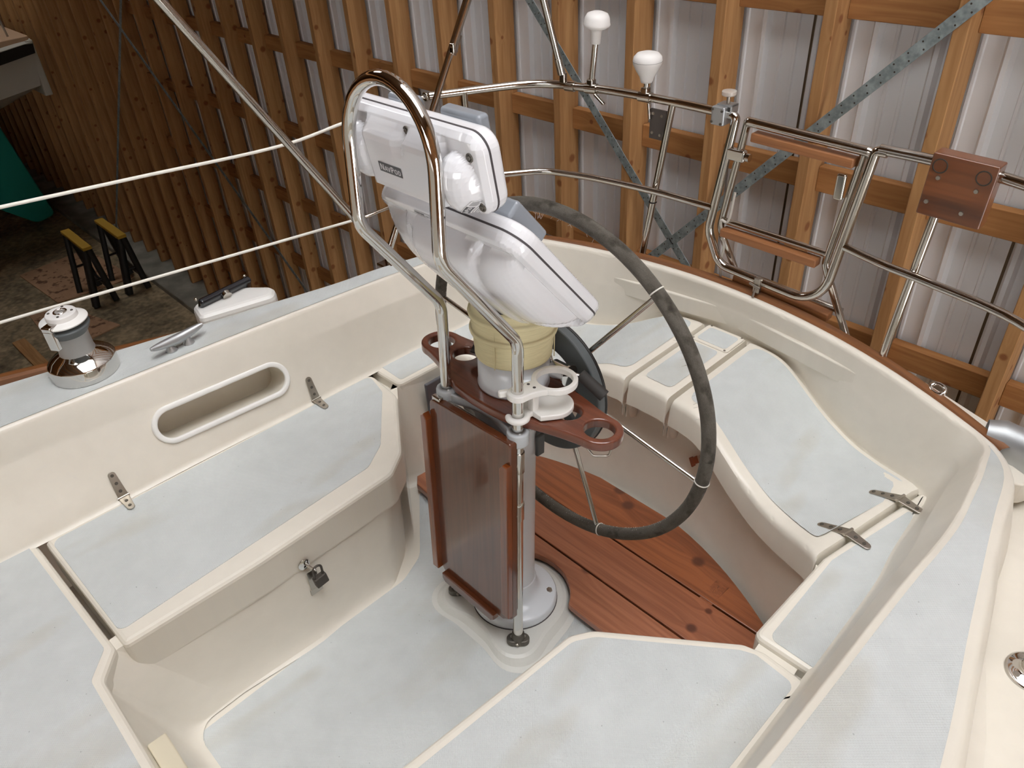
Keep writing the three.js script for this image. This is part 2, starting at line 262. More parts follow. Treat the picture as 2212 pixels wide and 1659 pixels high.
  for (let k = 1; k < 6; k++) part(wf, 'mullion', box(FW[0] + k * 0.85 - 0.03, FW[0] + k * 0.85 + 0.03, FW[2], FW[3], 11.02, 11.1), M.girt[0]);
  for (const y of [3.1, 4.05]) part(wf, 'mullion', box(FW[0], FW[1], y - 0.03, y + 0.03, 11.03, 11.09), M.girt[0]);
  const c = structure('ceiling');         // unseen roof sheets; two gaps placed to light the cockpit and left floor
  const SK = [-1.3, 4.6, -1.85, 2.2];
  for (const [x0, x1, z0, z1] of [[-16, -10.8, -2.3, 11.2], [-7.4, SK[0], -2.3, 11.2], [-10.8, -7.4, -2.3, -1.9], [-10.8, -7.4, 0.4, 11.2], [SK[1], 7, -2.3, 11.2], [SK[0], SK[1], -2.3, SK[2]], [SK[0], SK[1], SK[3], 11.2]]) part(c, 'roof_sheet', box(x0, x1, ROOF, ROOF + 0.1, z0, z1), M.roof);
  for (const [x0, x1] of [[-7.2, -2.5], [-16, -11]]) part(c, 'unseen_loft_deck', boxUV(box(x0, x1, 2.25, 2.4, -1.94, 11), 'x'), M.girt[0]);  // out of view, placed to shade the left back wall from the roof gaps
  for (let k = 0; k < 9; k++) part(c, 'rafter', boxUV(box(-16, 7, ROOF - 0.3, ROOF - 0.02, -1.6 + k * 1.5, -1.55 + k * 1.5), 'x'), M.girt[k % 2]);
}

// ---------------------------------------------------------------- things on the ground and the boat beyond
{
  const sheet = (name, label, pts, y) => { const t = thing(name, label, 'board', [pts[0][0], y, pts[0][1]]); part(t, 'board', planUV(slab(pts, y, y + 0.015, 0.002, 0.01)), M.ply); return t; };
  sheet('plywood_sheet', 'pale stained plywood sheet lying under the sawhorses', [[-9.66, -0.59], [-9.78, -1.46], [-8.44, -1.57], [-8.50, -0.68]], GY);
  sheet('plywood_offcut', 'smaller plywood offcut lying nearer the winch', [[-8.46, -0.34], [-8.47, -0.66], [-7.4, -0.99], [-7.3, -0.3]], GY);
  const pk = thing('plank', 'short light plank lying on the earth behind the winch', 'board', [-7.9, GY, -0.1]); part(pk, 'plank', boxUV(slab([[-7.92, -0.01], [-7.92, -0.14], [-6.9, -0.17], [-6.9, -0.04]], GY, GY + 0.03, 0.003, 0.005), 'x'), M.stud[0]);
  const horse = (x, z, label) => {
    const t = thing('sawhorse', label, 'sawhorse', [0, 0, 0], { group: 'black sawhorses by the kerb' }); t.position.set(x, GY + 0.016, z);
    part(t, 'top_beam', rbox(-0.36, 0.36, 0.70, 0.74, -0.05, 0.05, 0.008), M.yellow);
    for (const sx of [-1, 1]) { part(t, 'leg', rod([sx * 0.30, 0.70, -0.02], [sx * 0.27, 0, -0.10], 0.045, 4), M.black); part(t, 'leg', rod([sx * 0.30, 0.70, 0.02], [sx * 0.27, 0, 0.13], 0.045, 4), M.black); part(t, 'brace', rod([sx * 0.285, 0.3, -0.06], [sx * 0.285, 0.3, 0.07], 0.016, 4), M.black); }
    part(t, 'stretcher', rbox(-0.32, 0.32, 0.60, 0.69, -0.015, 0.015, 0.004), M.black);
    part(t, 'stretcher', rbox(-0.30, 0.30, 0.16, 0.20, -0.09, -0.06, 0.004), M.black);
  };
  horse(-8.3, -1.09, 'black sawhorse with worn yellow top standing on the plywood sheet');
  horse(-8.3, -1.48, 'black sawhorse with worn yellow top standing closest to the kerb');
  // neighbouring boat: stern quarter with a teal rudder
  const b = thing('neighbour_boat', 'grey and black boat stern with teal keel beyond the lifelines', 'boat', [-10, GY, 0]);
  const side = (x, yt, yb, zt, zb) => [[x - 0.55, yt, zt], [x - 0.03, yt, zt], [x, yt - 0.03, zt + 0.01], [x + 0.01, yt - 0.5, zt + 0.09], [x - 0.25, yb, zb], [x - 1.4, yb - 0.35, zb + 0.1]];
  part(b, 'hull', loft([side(-9.75, 0.08, -0.5, -1.78, -1.66), side(-9.65, 0.03, -0.62, -1.2, -1.1), side(-9.45, 0.0, -0.85, 0.6, 0.6), side(-9.4, 0.1, -1.0, 3.5, 3.5)].map((r) => r.map((p) => [...p])), 0.4), M.hullGrey);
  part(b, 'transom', slab([[-9.75, -1.79], [-12.2, -1.79], [-12.2, -1.7], [-9.75, -1.7]], -0.55, 0.07, 0.01, 0.02), M.hullGrey);
  part(b, 'stripe', loft([[[-9.755, 0.045, -1.785], [-9.735, -0.07, -1.765]], [[-9.64, -0.005, -1.2], [-9.625, -0.13, -1.18]], [[-9.44, -0.04, 0.6], [-9.425, -0.18, 0.62]], [[-9.39, 0.06, 3.5], [-9.375, -0.1, 3.5]]]), M.hullBlack);
  part(b, 'deck', slab([[-9.77, -1.77], [-9.46, 0.6], [-9.42, 3.5], [-12.2, 3.5], [-12.2, -1.77]], 0.04, 0.115, 0.01, 0.05), M.deckTan);
  part(b, 'deck_cover', loft([0, 1, 2, 3, 4, 5, 6].map((k) => [0, 1, 2, 3, 4, 5, 6].map((j) => [-10.05 - k * 0.25, 0.1 + 0.28 * Math.sin(k / 6 * 3.14) * Math.sin(j / 6 * 3.14) * (1 + 0.3 * Math.sin(k * 2.3 + j * 1.7)), -1.5 + j * 0.3])), 0.3), M.tarp);
  part(b, 'cleat', [rod([-9.9, 0.15, -1.45], [-9.86, 0.15, -1.2], 0.014, 8), rod([-9.89, 0.1, -1.36], [-9.89, 0.15, -1.36], 0.014, 8), rod([-9.87, 0.1, -1.29], [-9.87, 0.15, -1.29], 0.014, 8)], M.dullSteel);
  part(b, 'stay', rod([-9.95, 0.1, -1.6], [-9.9, 3.5, -1.3], 0.012, 8), M.dullSteel);
  part(b, 'rudder', new THREE.ExtrudeGeometry(outline([[-1.30, 0.9, 0.02], [-1.54, 2.40, 0.06], [-1.30, 2.44, 0.15], [-0.9, 2.08, 0.3], [0.3, 1.9, 0.2], [0.6, 0.9, 0.05]], 0.05), { depth: 0.1, bevelEnabled: true, bevelSize: 0.02, bevelThickness: 0.03, bevelSegments: 3 }).rotateY(-Math.PI / 2).translate(-11.2, 0, 0), M.teal);
}

// ---------------------------------------------------------------- the cockpit moulding
const hSeat = (x) => { x = Math.abs(x); const P = [[0, 0.425], [0.2, 0.425], [0.26, 0.398], [0.33, 0.358], [0.4, 0.328], [0.5, 0.311], [0.6, 0.328], [0.68, 0.358], [0.74, 0.378]]; if (x >= 0.74) return 0.378; let i = 0; while (x > P[i + 1][0]) i++; const t = (x - P[i][0]) / (P[i + 1][0] - P[i][0]); return P[i][1] + (P[i + 1][1] - P[i][1]) * t; };
const hSmooth = (x) => { let s = 0; for (let k = -3; k <= 3; k++) s += hSeat(x + k * 0.012); return s / 7; };
const sole = (z) => 0.0664 * z;
const cockpit = thing('sailboat', 'cream fibreglass sailboat cockpit with grey non-skid panels', 'boat', [0, GY, 0]);
{
  // sole
  const slope = (g) => { const p = g.attributes.position; for (let i = 0; i < p.count; i++) p.setY(i, p.getY(i) + sole(p.getZ(i))); g.computeVertexNormals(); return g; };
  const so = part(cockpit, 'sole', planUV(slope(slab([[-0.72, 0.95], [0.72, 0.95], [0.72, -0.8], [-0.72, -0.8]], -0.05, 0, 0, 0.01))), M.gel);
  part(so, 'non_skid', planUV(slope(slab([[-0.243, 0.735, 0.02], [0.25, 0.735, 0.02], [0.27, 0.1, 0.1], [0.55, -0.16, 0.03], [0.5, -0.6, 0.1], [-0.5, -0.6, 0.1], [-0.56, -0.2, 0.03], [-0.33, -0.02, 0.1], [-0.287, 0.075, 0.1], [-0.272, 0.36, 0.4]], -0.01, 0.002, 0.001))), M.nonskid);
  // raised pad under the pedestal and the two guard feet
  const pad = [], cs = [[0, -0.115, 0.145], [-0.118, 0, 0.05], [0.118, 0, 0.05]];
  for (let i = 0; i < 96; i++) {
    const a = i / 96 * Math.PI * 2, sd = (r) => { const x = Math.cos(a) * r, z = -0.06 + Math.sin(a) * r; const k = 28; return -Math.log(cs.reduce((t, [cx, cz, cr]) => t + Math.exp(-k * (Math.hypot(x - cx, z - cz) - cr)), 0)) / k; };
    let lo = 0.02, hi = 0.5; for (let j = 0; j < 30; j++) { const m = (lo + hi) / 2; sd(m) < 0 ? lo = m : hi = m; } pad.push(new THREE.Vector2(Math.cos(a) * lo, 0.06 - Math.sin(a) * lo));
  }
  pad.reverse();
  { const ring = (o, y) => pad.map((p) => { const d = Math.hypot(p.x, p.y - 0.06), f = (d + o) / d; return [p.x * f, y, -((p.y - 0.06) * f + 0.06)]; }), rows = [ring(0.034, -0.002), ring(0.028, 0.0022), ring(0.012, 0.006), ring(0.004, 0.014), ring(-0.004, 0.021), ring(-0.014, 0.0245), ring(-0.03, 0.025), ring(-0.05, 0.025), pad.map(() => [0, 0.025, -0.06])];
    const close = rows.map((r) => [...r, r[0]]); part(so, 'pedestal_pad', planUV(slope(loft(close, 0.9))), M.padGrey); }

  // walls of the footwell and the helm well: foot path -> top path
  const foot = fillet([[0.34, 0, 0.755], [-0.262, 0, 0.76, 0.05], [-0.280, 0, 0.62, 0.1], [-0.292, 0, 0.36], [-0.308, 0, 0.085, 0.07], [-0.385, 0, -0.01, 0.08], [-0.63, 0, -0.175, 0.02], [-0.61, 0, -0.27, 0.04], [-0.60, 0, -0.50, 0.10], [-0.5, 0, -0.552, 0.1], [-0.35, 0, -0.62], [-0.15, 0, -0.675], [0, 0, -0.685], [0.15, 0, -0.675], [0.35, 0, -0.62], [0.5, 0, -0.552, 0.1], [0.6, 0, -0.50, 0.1], [0.625, 0, -0.27, 0.04], [0.64, 0, -0.14, 0.03], [0.42, 0, 0.03, 0.05], [0.33, 0, 0.11, 0.07], [0.30, 0, 0.36], [0.29, 0, 0.62, 0.1], [0.3, 0, 0.76]], 0.06, false, 5);
  const top = fillet([[0.36, 0, 0.845], [-0.278, 0, 0.848, 0.03], [-0.338, 0, 0.79, 0.02], [-0.336, 0, 0.36], [-0.352, 0, 0.03, 0.07], [-0.43, 0, -0.06, 0.08], [-0.67, 0, -0.225, 0.01], [-0.655, 0, -0.27, 0.03], [-0.655, 0, -0.47, 0.06], [-0.56, 0, -0.56, 0.1], [-0.38, 0, -0.668], [-0.16, 0, -0.742], [0, 0, -0.757], [0.16, 0, -0.742], [0.38, 0, -0.668], [0.56, 0, -0.56, 0.1], [0.66, 0, -0.49, 0.06], [0.67, 0, -0.27, 0.03], [0.68, 0, -0.15, 0.02], [0.45, 0, 0.035, 0.05], [0.39, 0, 0.10, 0.07], [0.36, 0, 0.36], [0.352, 0, 0.62, 0.1], [0.34, 0, 0.845]], 0.06, false, 5);
  const rows = foot.map((p, i) => {
    const q = top[i], yb = sole(p.z), yt = p.z < -0.5 && Math.abs(p.x) < 0.6 ? hSmooth(q.x * 1.11) - 0.075 : 0.355, dx = q.x - p.x, dz = q.z - p.z, l = Math.hypot(dx, dz) || 1, ux = dx / l, uz = dz / l, at = (t) => [p.x + dx * t, yb + (yt - yb) * t, p.z + dz * t];
    return [[p.x - ux * 0.03, yb + 0.001, p.z - uz * 0.03], [p.x - ux * 0.014, yb + 0.005, p.z - uz * 0.014], [p.x - ux * 0.004, yb + 0.014, p.z - uz * 0.004], at(0.09), at(0.3), at(0.6), at(0.96), [q.x, yt, q.z], [q.x + ux * 0.09, yt, q.z + uz * 0.09]];
  });
  const well = part(cockpit, 'footwell_wall', loft(rows, 0.7), M.gel);

  // starboard seat: hinged locker lid
  const lid = part(cockpit, 'locker_lid', planUV(slab([[-0.795, 0.794, 0.012], [-0.322, 0.772, 0.012], [-0.316, 0.44, 0.5], [-0.332, 0.02, 0.06], [-0.385, -0.055, 0.06], [-0.612, -0.212, 0.05], [-0.778, -0.228, 0.03]], 0.248, 0.37, 0.014)), M.gel);
  part(lid, 'non_skid', planUV(slab([[-0.778, 0.780, 0.025], [-0.366, 0.764, 0.02], [-0.40, 0.05, 0.05], [-0.452, -0.03, 0.06], [-0.66, -0.19, 0.04], [-0.762, -0.214, 0.02]], 0.365, 0.3716, 0.0008)), M.nonskid);
  // forward seat across the companionway
  const fs = part(cockpit, 'bridge_deck', planUV(slab([[-0.90, 0.815, 0.01], [-0.79, 0.809, 0.02], [-0.332, 0.788, 0.02], [-0.27, 0.838, 0.03], [0.33, 0.838, 0.02], [0.33, 1.7, 0.02], [-0.95, 1.7, 0.02]], 0.24, 0.37, 0.014)), M.gel);
  part(fs, 'non_skid', planUV(slab([[-0.83, 0.845, 0.02], [-0.80, 0.828, 0.012], [-0.346, 0.806, 0.02], [-0.284, 0.858, 0.025], [0.30, 0.86, 0.02], [0.3, 1.66, 0.02], [-0.85, 1.66, 0.02]], 0.365, 0.3716, 0.0008)), M.nonskid);
  part(fs, 'slide_strip', rbox(-0.02, 0.02, 0.28, 0.315, -0.12, 0.12, 0.004).rotateY(Math.PI / 2).translate(0.02, 0, 0.813), M.ivory);
  for (const b of [[-0.9, -0.35, 0.02, 0.1, 0.74, 0.84], [-0.84, -0.66, 0.2, 0.33, -0.27, -0.2], [0.675, 0.84, 0.25, 0.335, -0.26, -0.12]]) part(cockpit, 'seat_gutter', box(...b), M.gel);
  // starboard step beside the helm, port step, port seat
  const st = part(cockpit, 'helm_step', planUV(slab([[-0.81, -0.246, 0.01], [-0.655, -0.25, 0.02], [-0.646, -0.52, 0.02], [-0.70, -0.80, 0.02], [-0.81, -0.85, 0.01]], 0.24, 0.37, 0.013)), M.gel);
  part(st, 'non_skid', planUV(slab([[-0.783, -0.272, 0.012], [-0.668, -0.27, 0.012], [-0.664, -0.52, 0.01], [-0.73, -0.80, 0.01], [-0.772, -0.80, 0.01]], 0.365, 0.3712, 0.0006)), M.nonskid);
  const sp = part(cockpit, 'helm_step', planUV(slab([[0.658, -0.202, 0.02], [0.662, -0.50, 0.02], [0.735, -0.865, 0.01], [0.82, -0.86, 0.01], [0.82, -0.202, 0.01]], 0.24, 0.37, 0.013)), M.gel);
  part(sp, 'non_skid', planUV(slab([[0.688, -0.218, 0.02], [0.681, -0.505, 0.012], [0.742, -0.78, 0.006], [0.756, -0.77, 0.006], [0.798, -0.45, 0.2], [0.80, -0.216, 0.01]], 0.365, 0.3712, 0.0006)), M.nonskid);
  const ps = part(cockpit, 'port_seat', planUV(slab([[0.325, 1.6, 0.02], [0.340, 0.51, 0.5], [0.372, 0.068, 0.05], [0.40, 0.022, 0.08], [0.655, -0.172, 0.04], [0.70, -0.185, 0.03], [0.83, -0.178, 0.01], [0.83, 1.6, 0.02]], 0.24, 0.37, 0.014)), M.gel);
  part(ps, 'non_skid', planUV(slab([[0.345, 1.55, 0.02], [0.366, 0.51, 0.5], [0.392, 0.078, 0.05], [0.42, 0.034, 0.06], [0.66, -0.150, 0.03], [0.69, -0.163, 0.02], [0.783, -0.155, 0.02], [0.785, 1.55, 0.02]], 0.365, 0.3716, 0.0008)), M.nonskid);

  // contoured helm seat: lids with a lip, the middle piece and its hatch
  const zf = (x) => -0.70 + 0.5 * x * x, zb = (x) => -1.122 + 0.46 * x * x;
  const seatPiece = (x0, x1, x1b, n, z1 = zf, z2 = zb) => {
    const R = [], s = Math.sign(x1 - x0);
    for (let i = 0; i <= n; i++) {
      const e = i === 0 || i === n, ee = i === 1 || i === n - 1, u = [0, 0.004, 0.012][i] ?? null; let t = i / n;
      const f = i === 0 ? 0 : i === 1 ? 0.006 : i === n - 1 ? 0.994 : i === n ? 1 : t, drop = e ? 0.012 : ee ? 0.003 : 0;
      const at = (v) => { const xx = x0 + ((x1 + (x1b - x1) * v) - x0) * f; return xx; };
      const row = []; const add = (v, dy, dz) => { const x = at(v), h = hSmooth(x * 0.731 / (0.655 + 0.076 * v)) - drop, zz = z1(x) + (z2(x) - z1(x)) * v; row.push([x, h + dy, zz + dz]); };
      add(0, -0.09, 0.004); add(0, -0.085, 0.012); add(0, -0.02, 0.004); add(0, -0.008, 0.0); add(0, -0.002, -0.007); add(0, 0, -0.017); for (const v of [0.15, 0.4, 0.65, 0.9]) add(v, 0, -0.01); add(1, 0, 0.012); add(1, -0.004, 0.004); add(1, -0.014, 0); add(1, -0.05, 0);
      R.push(s > 0 ? row : row); 
    }
    const first = R[0].map((p) => [p[0], p[1] - 0.04, p[2]]), last = R[n].map((p) => [p[0], p[1] - 0.04, p[2]]);
    return loft(s > 0 ? [first, ...R, last] : [last, ...R.reverse(), first], 0.6);
  };
  const skid = (x0, x1, x1b, n, m = 0.028, r = 0.03, z1 = zf, z2 = zb) => {
    const R = []; const L = Math.abs(x1 - x0);
    for (let i = 0; i <= n; i++) {
      const f = i / n, d = Math.min(f, 1 - f) * L, ins = d < r ? r - Math.sqrt(r * r - (r - d) ** 2) : 0, row = [];
      for (let k = 0; k <= 8; k++) { const v = k / 8, xx = x0 + (x1 + (x1b - x1) * v - x0) * f, a = z1(xx) - 0.014 - m - ins, b = z2(xx) + m * 0.8 + ins; row.push([xx, hSmooth(xx * 0.731 / (0.655 + 0.076 * v)) + 0.0016, a + (b - a) * v]); }
      R.push(row);
    }
    return planUV(loft(x1 > x0 ? R : R.reverse(), 1));
  };
  const hp = part(cockpit, 'helm_seat_lid', planUV(seatPiece(0.078, 0.652, 0.728, 60)), M.gel); part(hp, 'non_skid', skid(0.105, 0.628, 0.70, 60), M.nonskid);
  const hs = part(cockpit, 'helm_seat_lid', planUV(seatPiece(-0.092, -0.652, -0.728, 60)), M.gel); part(hs, 'non_skid', skid(-0.118, -0.64, -0.70, 60), M.nonskid);
  const hc = part(cockpit, 'helm_seat_centre', planUV(seatPiece(-0.078, 0.064, 0.064, 16)), M.gel);
  part(hc, 'non_skid', skid(-0.056, 0.042, 0.042, 24, 0.028, 0.018, zf, () => -1.018), M.nonskid);
  const hatch = part(hc, 'hatch', slab([[-0.075, -1.004, 0.012], [0.061, -1.004, 0.012], [0.061, -1.112, 0.012], [-0.075, -1.112, 0.012]], 0.42, 0.4285, 0.003), M.gel);
  part(hc, 'hatch_non_skid', planUV(slab([[-0.06, -1.016, 0.012], [0.048, -1.016, 0.012], [0.048, -1.098, 0.012], [-0.06, -1.098, 0.012]], 0.425, 0.4295, 0.0004)), M.nonskid);
  for (const [x, z] of [[-0.062, -1.108], [0.05, -1.01], [-0.068, -1.012], [0.052, -1.106]]) part(hc, 'screw', cyl(0.004, 0.0035, 0.0016, 12).translate(x, 0.4285, z), M.dullSteel);
  const baseR = []; for (let i = -36; i <= 36; i++) { const x = i * 0.021; baseR.push([[x, hSmooth(x) - 0.16, zf(x) - 0.045], [x, hSmooth(x) - 0.04, zf(x) - 0.035], [x, hSmooth(x) - 0.035, zb(x) - 0.03]]); }
  part(cockpit, 'seat_gutter', loft(baseR, 0.8), M.gel);
  for (const x of [-0.085, 0.071]) { // drain channels running down from the grooves
    const zt = zf(x), y = hSmooth(x);
    part(well, 'drain', lathe([[0.0, 0], [0.013, 0.004], [0.016, 0.03], [0.014, 0.075]], 20).translate(x, y - 0.165, zt - 0.036), M.gel);
  }

  // coamings: starboard, round the stern, port. base, crease, inner top, outer top
  const stn = [];
  const S = (b, k, t, o) => stn.push([b, k, t, o]);
  S([-0.84, 0.37, 1.7], [-1.0, 0.55, 1.7], [-1.01, 0.64, 1.7], [-1.42, 0.64, 1.7]);
  S([-0.80, 0.37, 0.79], [-0.921, 0.55, 0.79], [-0.932, 0.64, 0.79], [-1.17, 0.64, 0.76]);
  S([-0.795, 0.37, 0.36], [-0.871, 0.55, 0.35], [-0.896, 0.64, 0.37], [-1.068, 0.64, 0.34]);
  S([-0.785, 0.37, 0.02], [-0.842, 0.55, 0.02], [-0.866, 0.64, 0.02], [-0.984, 0.64, -0.03]);
  S([-0.778, 0.37, -0.22], [-0.822, 0.55, -0.22], [-0.863, 0.628, -0.22], [-0.955, 0.628, -0.25]);
  S([-0.775, 0.37, -0.45], [-0.815, 0.54, -0.45], [-0.864, 0.612, -0.45], [-0.947, 0.612, -0.48]);
  S([-0.765, 0.37, -0.70], [-0.80, 0.52, -0.70], [-0.846, 0.595, -0.70], [-0.92, 0.59, -0.72]);
  const yT = (x) => 0.568 - 0.033 * x;
  for (let i = -8; i <= 8; i++) {
    const x = i * 0.0925, b = [x, hSmooth(x) - 0.02, -1.13 + 0.46 * x * x], t = [x * 1.09, yT(x), -1.118 + 0.36 * x * x], nx = x * 0.8, nz = -1, l = Math.hypot(nx, nz);
    S(b, [b[0] + (t[0] - b[0]) * 0.6, b[1] + (t[1] - b[1]) * 0.6, b[2] + (t[2] - b[2]) * 0.6], t, [t[0] + nx / l * 0.028, t[1], t[2] + nz / l * 0.028]);
  }
  S([0.765, 0.37, -0.79], [0.80, 0.50, -0.77], [0.838, 0.575, -0.80], [0.905, 0.57, -0.82]);
  S([0.775, 0.37, -0.62], [0.815, 0.51, -0.60], [0.862, 0.60, -0.64], [0.945, 0.60, -0.62]);
  S([0.788, 0.37, -0.52], [0.828, 0.52, -0.50], [0.872, 0.605, -0.53], [0.965, 0.605, -0.53]);
  S([0.795, 0.37, -0.3], [0.834, 0.54, -0.3], [0.868, 0.618, -0.3], [1.014, 0.618, -0.3]);
  S([0.80, 0.37, 0.0], [0.838, 0.55, 0], [0.867, 0.63, 0.0], [1.078, 0.63, -0.01]);
  S([0.805, 0.37, 0.4], [0.84, 0.55, 0.4], [0.864, 0.637, 0.4], [1.135, 0.637, 0.4]);
  S([0.81, 0.37, 1.6], [0.85, 0.55, 1.6], [0.87, 0.64, 1.6], [1.3, 0.64, 1.6]);
  // dense stations
  const tracks = [0, 1, 2, 3].map((k) => new THREE.CatmullRomCurve3(stn.map((s) => V(...s[k])), false, 'centripetal').getPoints((stn.length - 1) * 5));
  const cr = tracks[0].map((_, i) => {
    const [b, k, t, o] = tracks.map((q) => q[i]), ou = o.clone().sub(t).normalize(), L = (p, d, y) => [p.x + ou.x * d, p.y + y, p.z + ou.z * d];
    return [L(b, -0.012, -0.002), L(b, -0.002, 0.004), L(b, 0.002, 0.012), [(b.x * 2 + k.x) / 3, (b.y * 2 + k.y) / 3, (b.z * 2 + k.z) / 3], L(k, -0.002, -0.01), L(k, 0.0, 0), L(k, 0.003, 0.01), L(t, -0.002, -0.012), L(t, 0.001, -0.003), L(t, 0.005, 0), L(o, -0.008, 0), L(o, 0, -0.004), L(o, 0.006, -0.016), L(o, 0.03, -0.12), L(o, 0.042, -0.19), L(o, 0.07, -0.2)];
  });
  const n0 = 7 * 5 - 4, n1 = n0 + 16 * 5 + 4;
  // the pocket is cut through the starboard wall: leave its cells to a separate plate
  const wallN = V(0.93, 0.37, 0).normalize(), ua = V(0.12, 0, -0.99).normalize(), va = ua.clone().cross(wallN).negate(), pc = V(-0.836, 0.484, 0.232);
  const openPocket = (g) => { // split the triangles round the pocket small and leave out those inside its oval
    const P = g.attributes.position.array, N = g.attributes.normal.array, U = g.attributes.uv.array, out = [[], [], []];
    const inside = (p) => { const d = V(...p).sub(pc), a = Math.max(0, Math.abs(d.dot(ua)) - 0.152), b = d.dot(va); return Math.hypot(a, b) < 0.047 && Math.abs(d.dot(wallN)) < 0.05; };
    const near = (t) => t.some((v) => V(...v[0]).distanceTo(pc) < 0.42) && t[0][0][0] < -0.7 && t[0][0][1] < 0.60;
    const mid = (a, b) => [0, 1, 2].map((k) => a[k].map((c, i) => (c + b[k][i]) / 2));
    const emit = (t, depth) => { const L = Math.max(...[0, 1, 2].map((i) => V(...t[i][0]).distanceTo(V(...t[(i + 1) % 3][0]))));
      if (near(t) && L > 0.007 && depth < 7) { const a = mid(t[0], t[1]), b = mid(t[1], t[2]), c = mid(t[2], t[0]); for (const q of [[t[0], a, c], [a, t[1], b], [c, b, t[2]], [a, b, c]]) emit(q, depth + 1); return; }
      const m = [0, 1, 2].map((i) => (t[0][0][i] + t[1][0][i] + t[2][0][i]) / 3); if (inside(m)) return;
      for (const v of t) v.forEach((c, k) => out[k].push(...c)); };
    for (let i = 0; i < P.length / 9; i++) emit([0, 1, 2].map((k) => { const j = i * 3 + k; return [[P[j * 3], P[j * 3 + 1], P[j * 3 + 2]], [N[j * 3], N[j * 3 + 1], N[j * 3 + 2]], [U[j * 2], U[j * 2 + 1]]]; }), 0);
    const r = new THREE.BufferGeometry(); r.setAttribute('position', new THREE.Float32BufferAttribute(out[0], 3)); r.setAttribute('normal', new THREE.Float32BufferAttribute(out[1], 3)); r.setAttribute('uv', new THREE.Float32BufferAttribute(out[2], 2)); return r;
  };
  const co = part(cockpit, 'coaming', openPocket(loft(cr, 0.75)), M.gel);
  const strip = (i0, i1, mi, mo, e = 0.03) => { const R = []; for (let i = i0; i <= i1; i++) { const t = tracks[2][i], o = tracks[3][i], ou = o.clone().sub(t), w = ou.length(); ou.normalize(); const row = []; for (let k = 0; k <= 6; k++) { const d = mi + (w - mi - mo) * k / 6; row.push([t.x + ou.x * d, t.y + 0.0016 + (o.y - t.y) * d / w, t.z + ou.z * d]); } R.push(row); } return planUV(loft(R, 1)); };
  part(co, 'non_skid', strip(0, 30, 0.012, 0.012), M.nonskid);
  part(co, 'non_skid', strip(116, (stn.length - 1) * 5, 0.016, 0.02), M.nonskid);
  // oval pocket in the starboard seat back
  const q = new THREE.Quaternion().setFromRotationMatrix(new THREE.Matrix4().makeBasis(ua, va.clone(), wallN));
  const oval = (hw, r, dir = false) => { const s = dir ? new THREE.Path() : new THREE.Shape(); s.absarc(hw, 0, r, -Math.PI / 2, Math.PI / 2, false); s.absarc(-hw, 0, r, Math.PI / 2, Math.PI * 1.5, false); return s; };
  { const s = oval(0.152, 0.056); s.holes.push(oval(0.152, 0.040, true));
    const rim = new THREE.ExtrudeGeometry(s, { depth: 0.004, bevelEnabled: true, bevelSize: 0.006, bevelThickness: 0.006, bevelOffset: -0.006, bevelSegments: 3, curveSegments: 20 });
    const c = [-0.836, 0.484, 0.232]; const mv = (g) => g.applyQuaternion(q).translate(...c);
    part(co, 'pocket_rim', mv(rim.translate(0, 0, -0.002)), M.plastic);
    const inn = new THREE.ExtrudeGeometry((() => { const a = oval(0.152, 0.043); a.holes.push(oval(0.152, 0.041, true)); return a; })(), { depth: 0.13, bevelEnabled: false, curveSegments: 20 });
    part(co, 'pocket_sides', mv(inn.translate(0, 0, -0.128)), M.gel);
    part(co, 'pocket_back', mv(new THREE.ShapeGeometry(oval(0.152, 0.043), 20).translate(0, 0, -0.125)), M.gel);
  }
  // decks, toe rails and topsides
  part(cockpit, 'side_deck', planUV(slab([[0.88, -1.0], [0.95, 0.4], [1.0, 1.7], [2.1, 1.7], [1.75, 0.5], [1.25, -0.7], [1.02, -1.05]], 0.36, 0.42, 0.004, 0.02)), M.gel);
  part(cockpit, 'side_deck', planUV(slab([[-0.93, -1.0], [-1.0, -0.1], [-1.15, 0.7], [-1.3, 1.7], [-1.85, 1.7], [-1.50, 0.65], [-1.25, 0.0], [-1.08, -0.7], [-1.0, -1.05]], 0.38, 0.44, 0.004, 0.02)), M.gel);
  const railP = curve([[-1.8, 0.485, 1.6], [-1.475, 0.485, 0.65], [-1.33, 0.485, 0.28], [-1.2, 0.485, -0.05], [-1.05, 0.47, -0.7], [-0.97, 0.49, -0.95]], 40), wrail = (P) => loft(P.map((p, i) => { const a = P[Math.max(i - 1, 0)], b = P[Math.min(i + 1, P.length - 1)], d = b.clone().sub(a).setY(0).normalize(), sx = -d.z, sz = d.x, w = 0.019, L = (s, y) => [p.x + sx * s * w, p.y + y, p.z + sz * s * w]; return [L(1, -0.06), L(1, 0.006), L(0.6, 0.014), L(-0.6, 0.014), L(-1, 0.006), L(-1, -0.06)]; }), 0.7);
  part(cockpit, 'toe_rail', wrail(railP), M.teak);
  const sternP = []; for (let k = 0; k <= 50; k++) { const x = -0.80 + k * 0.0322; sternP.push(V(x * 1.06, yT(x) - 0.012, -1.118 + 0.36 * x * x - 0.05 - 0.004 * x)); }
  part(cockpit, 'toe_rail', wrail(sternP), M.teak);
  part(cockpit, 'stern_deck', planUV(slab([[-0.95, -0.9], [-0.6, -1.03], [0, -1.13], [0.6, -1.03], [0.92, -0.87], [0.98, -1.0], [0.6, -1.14], [0, -1.25], [-0.6, -1.14], [-1.0, -1.0]], 0.44, 0.50, 0.004, 0.03)), M.gel);
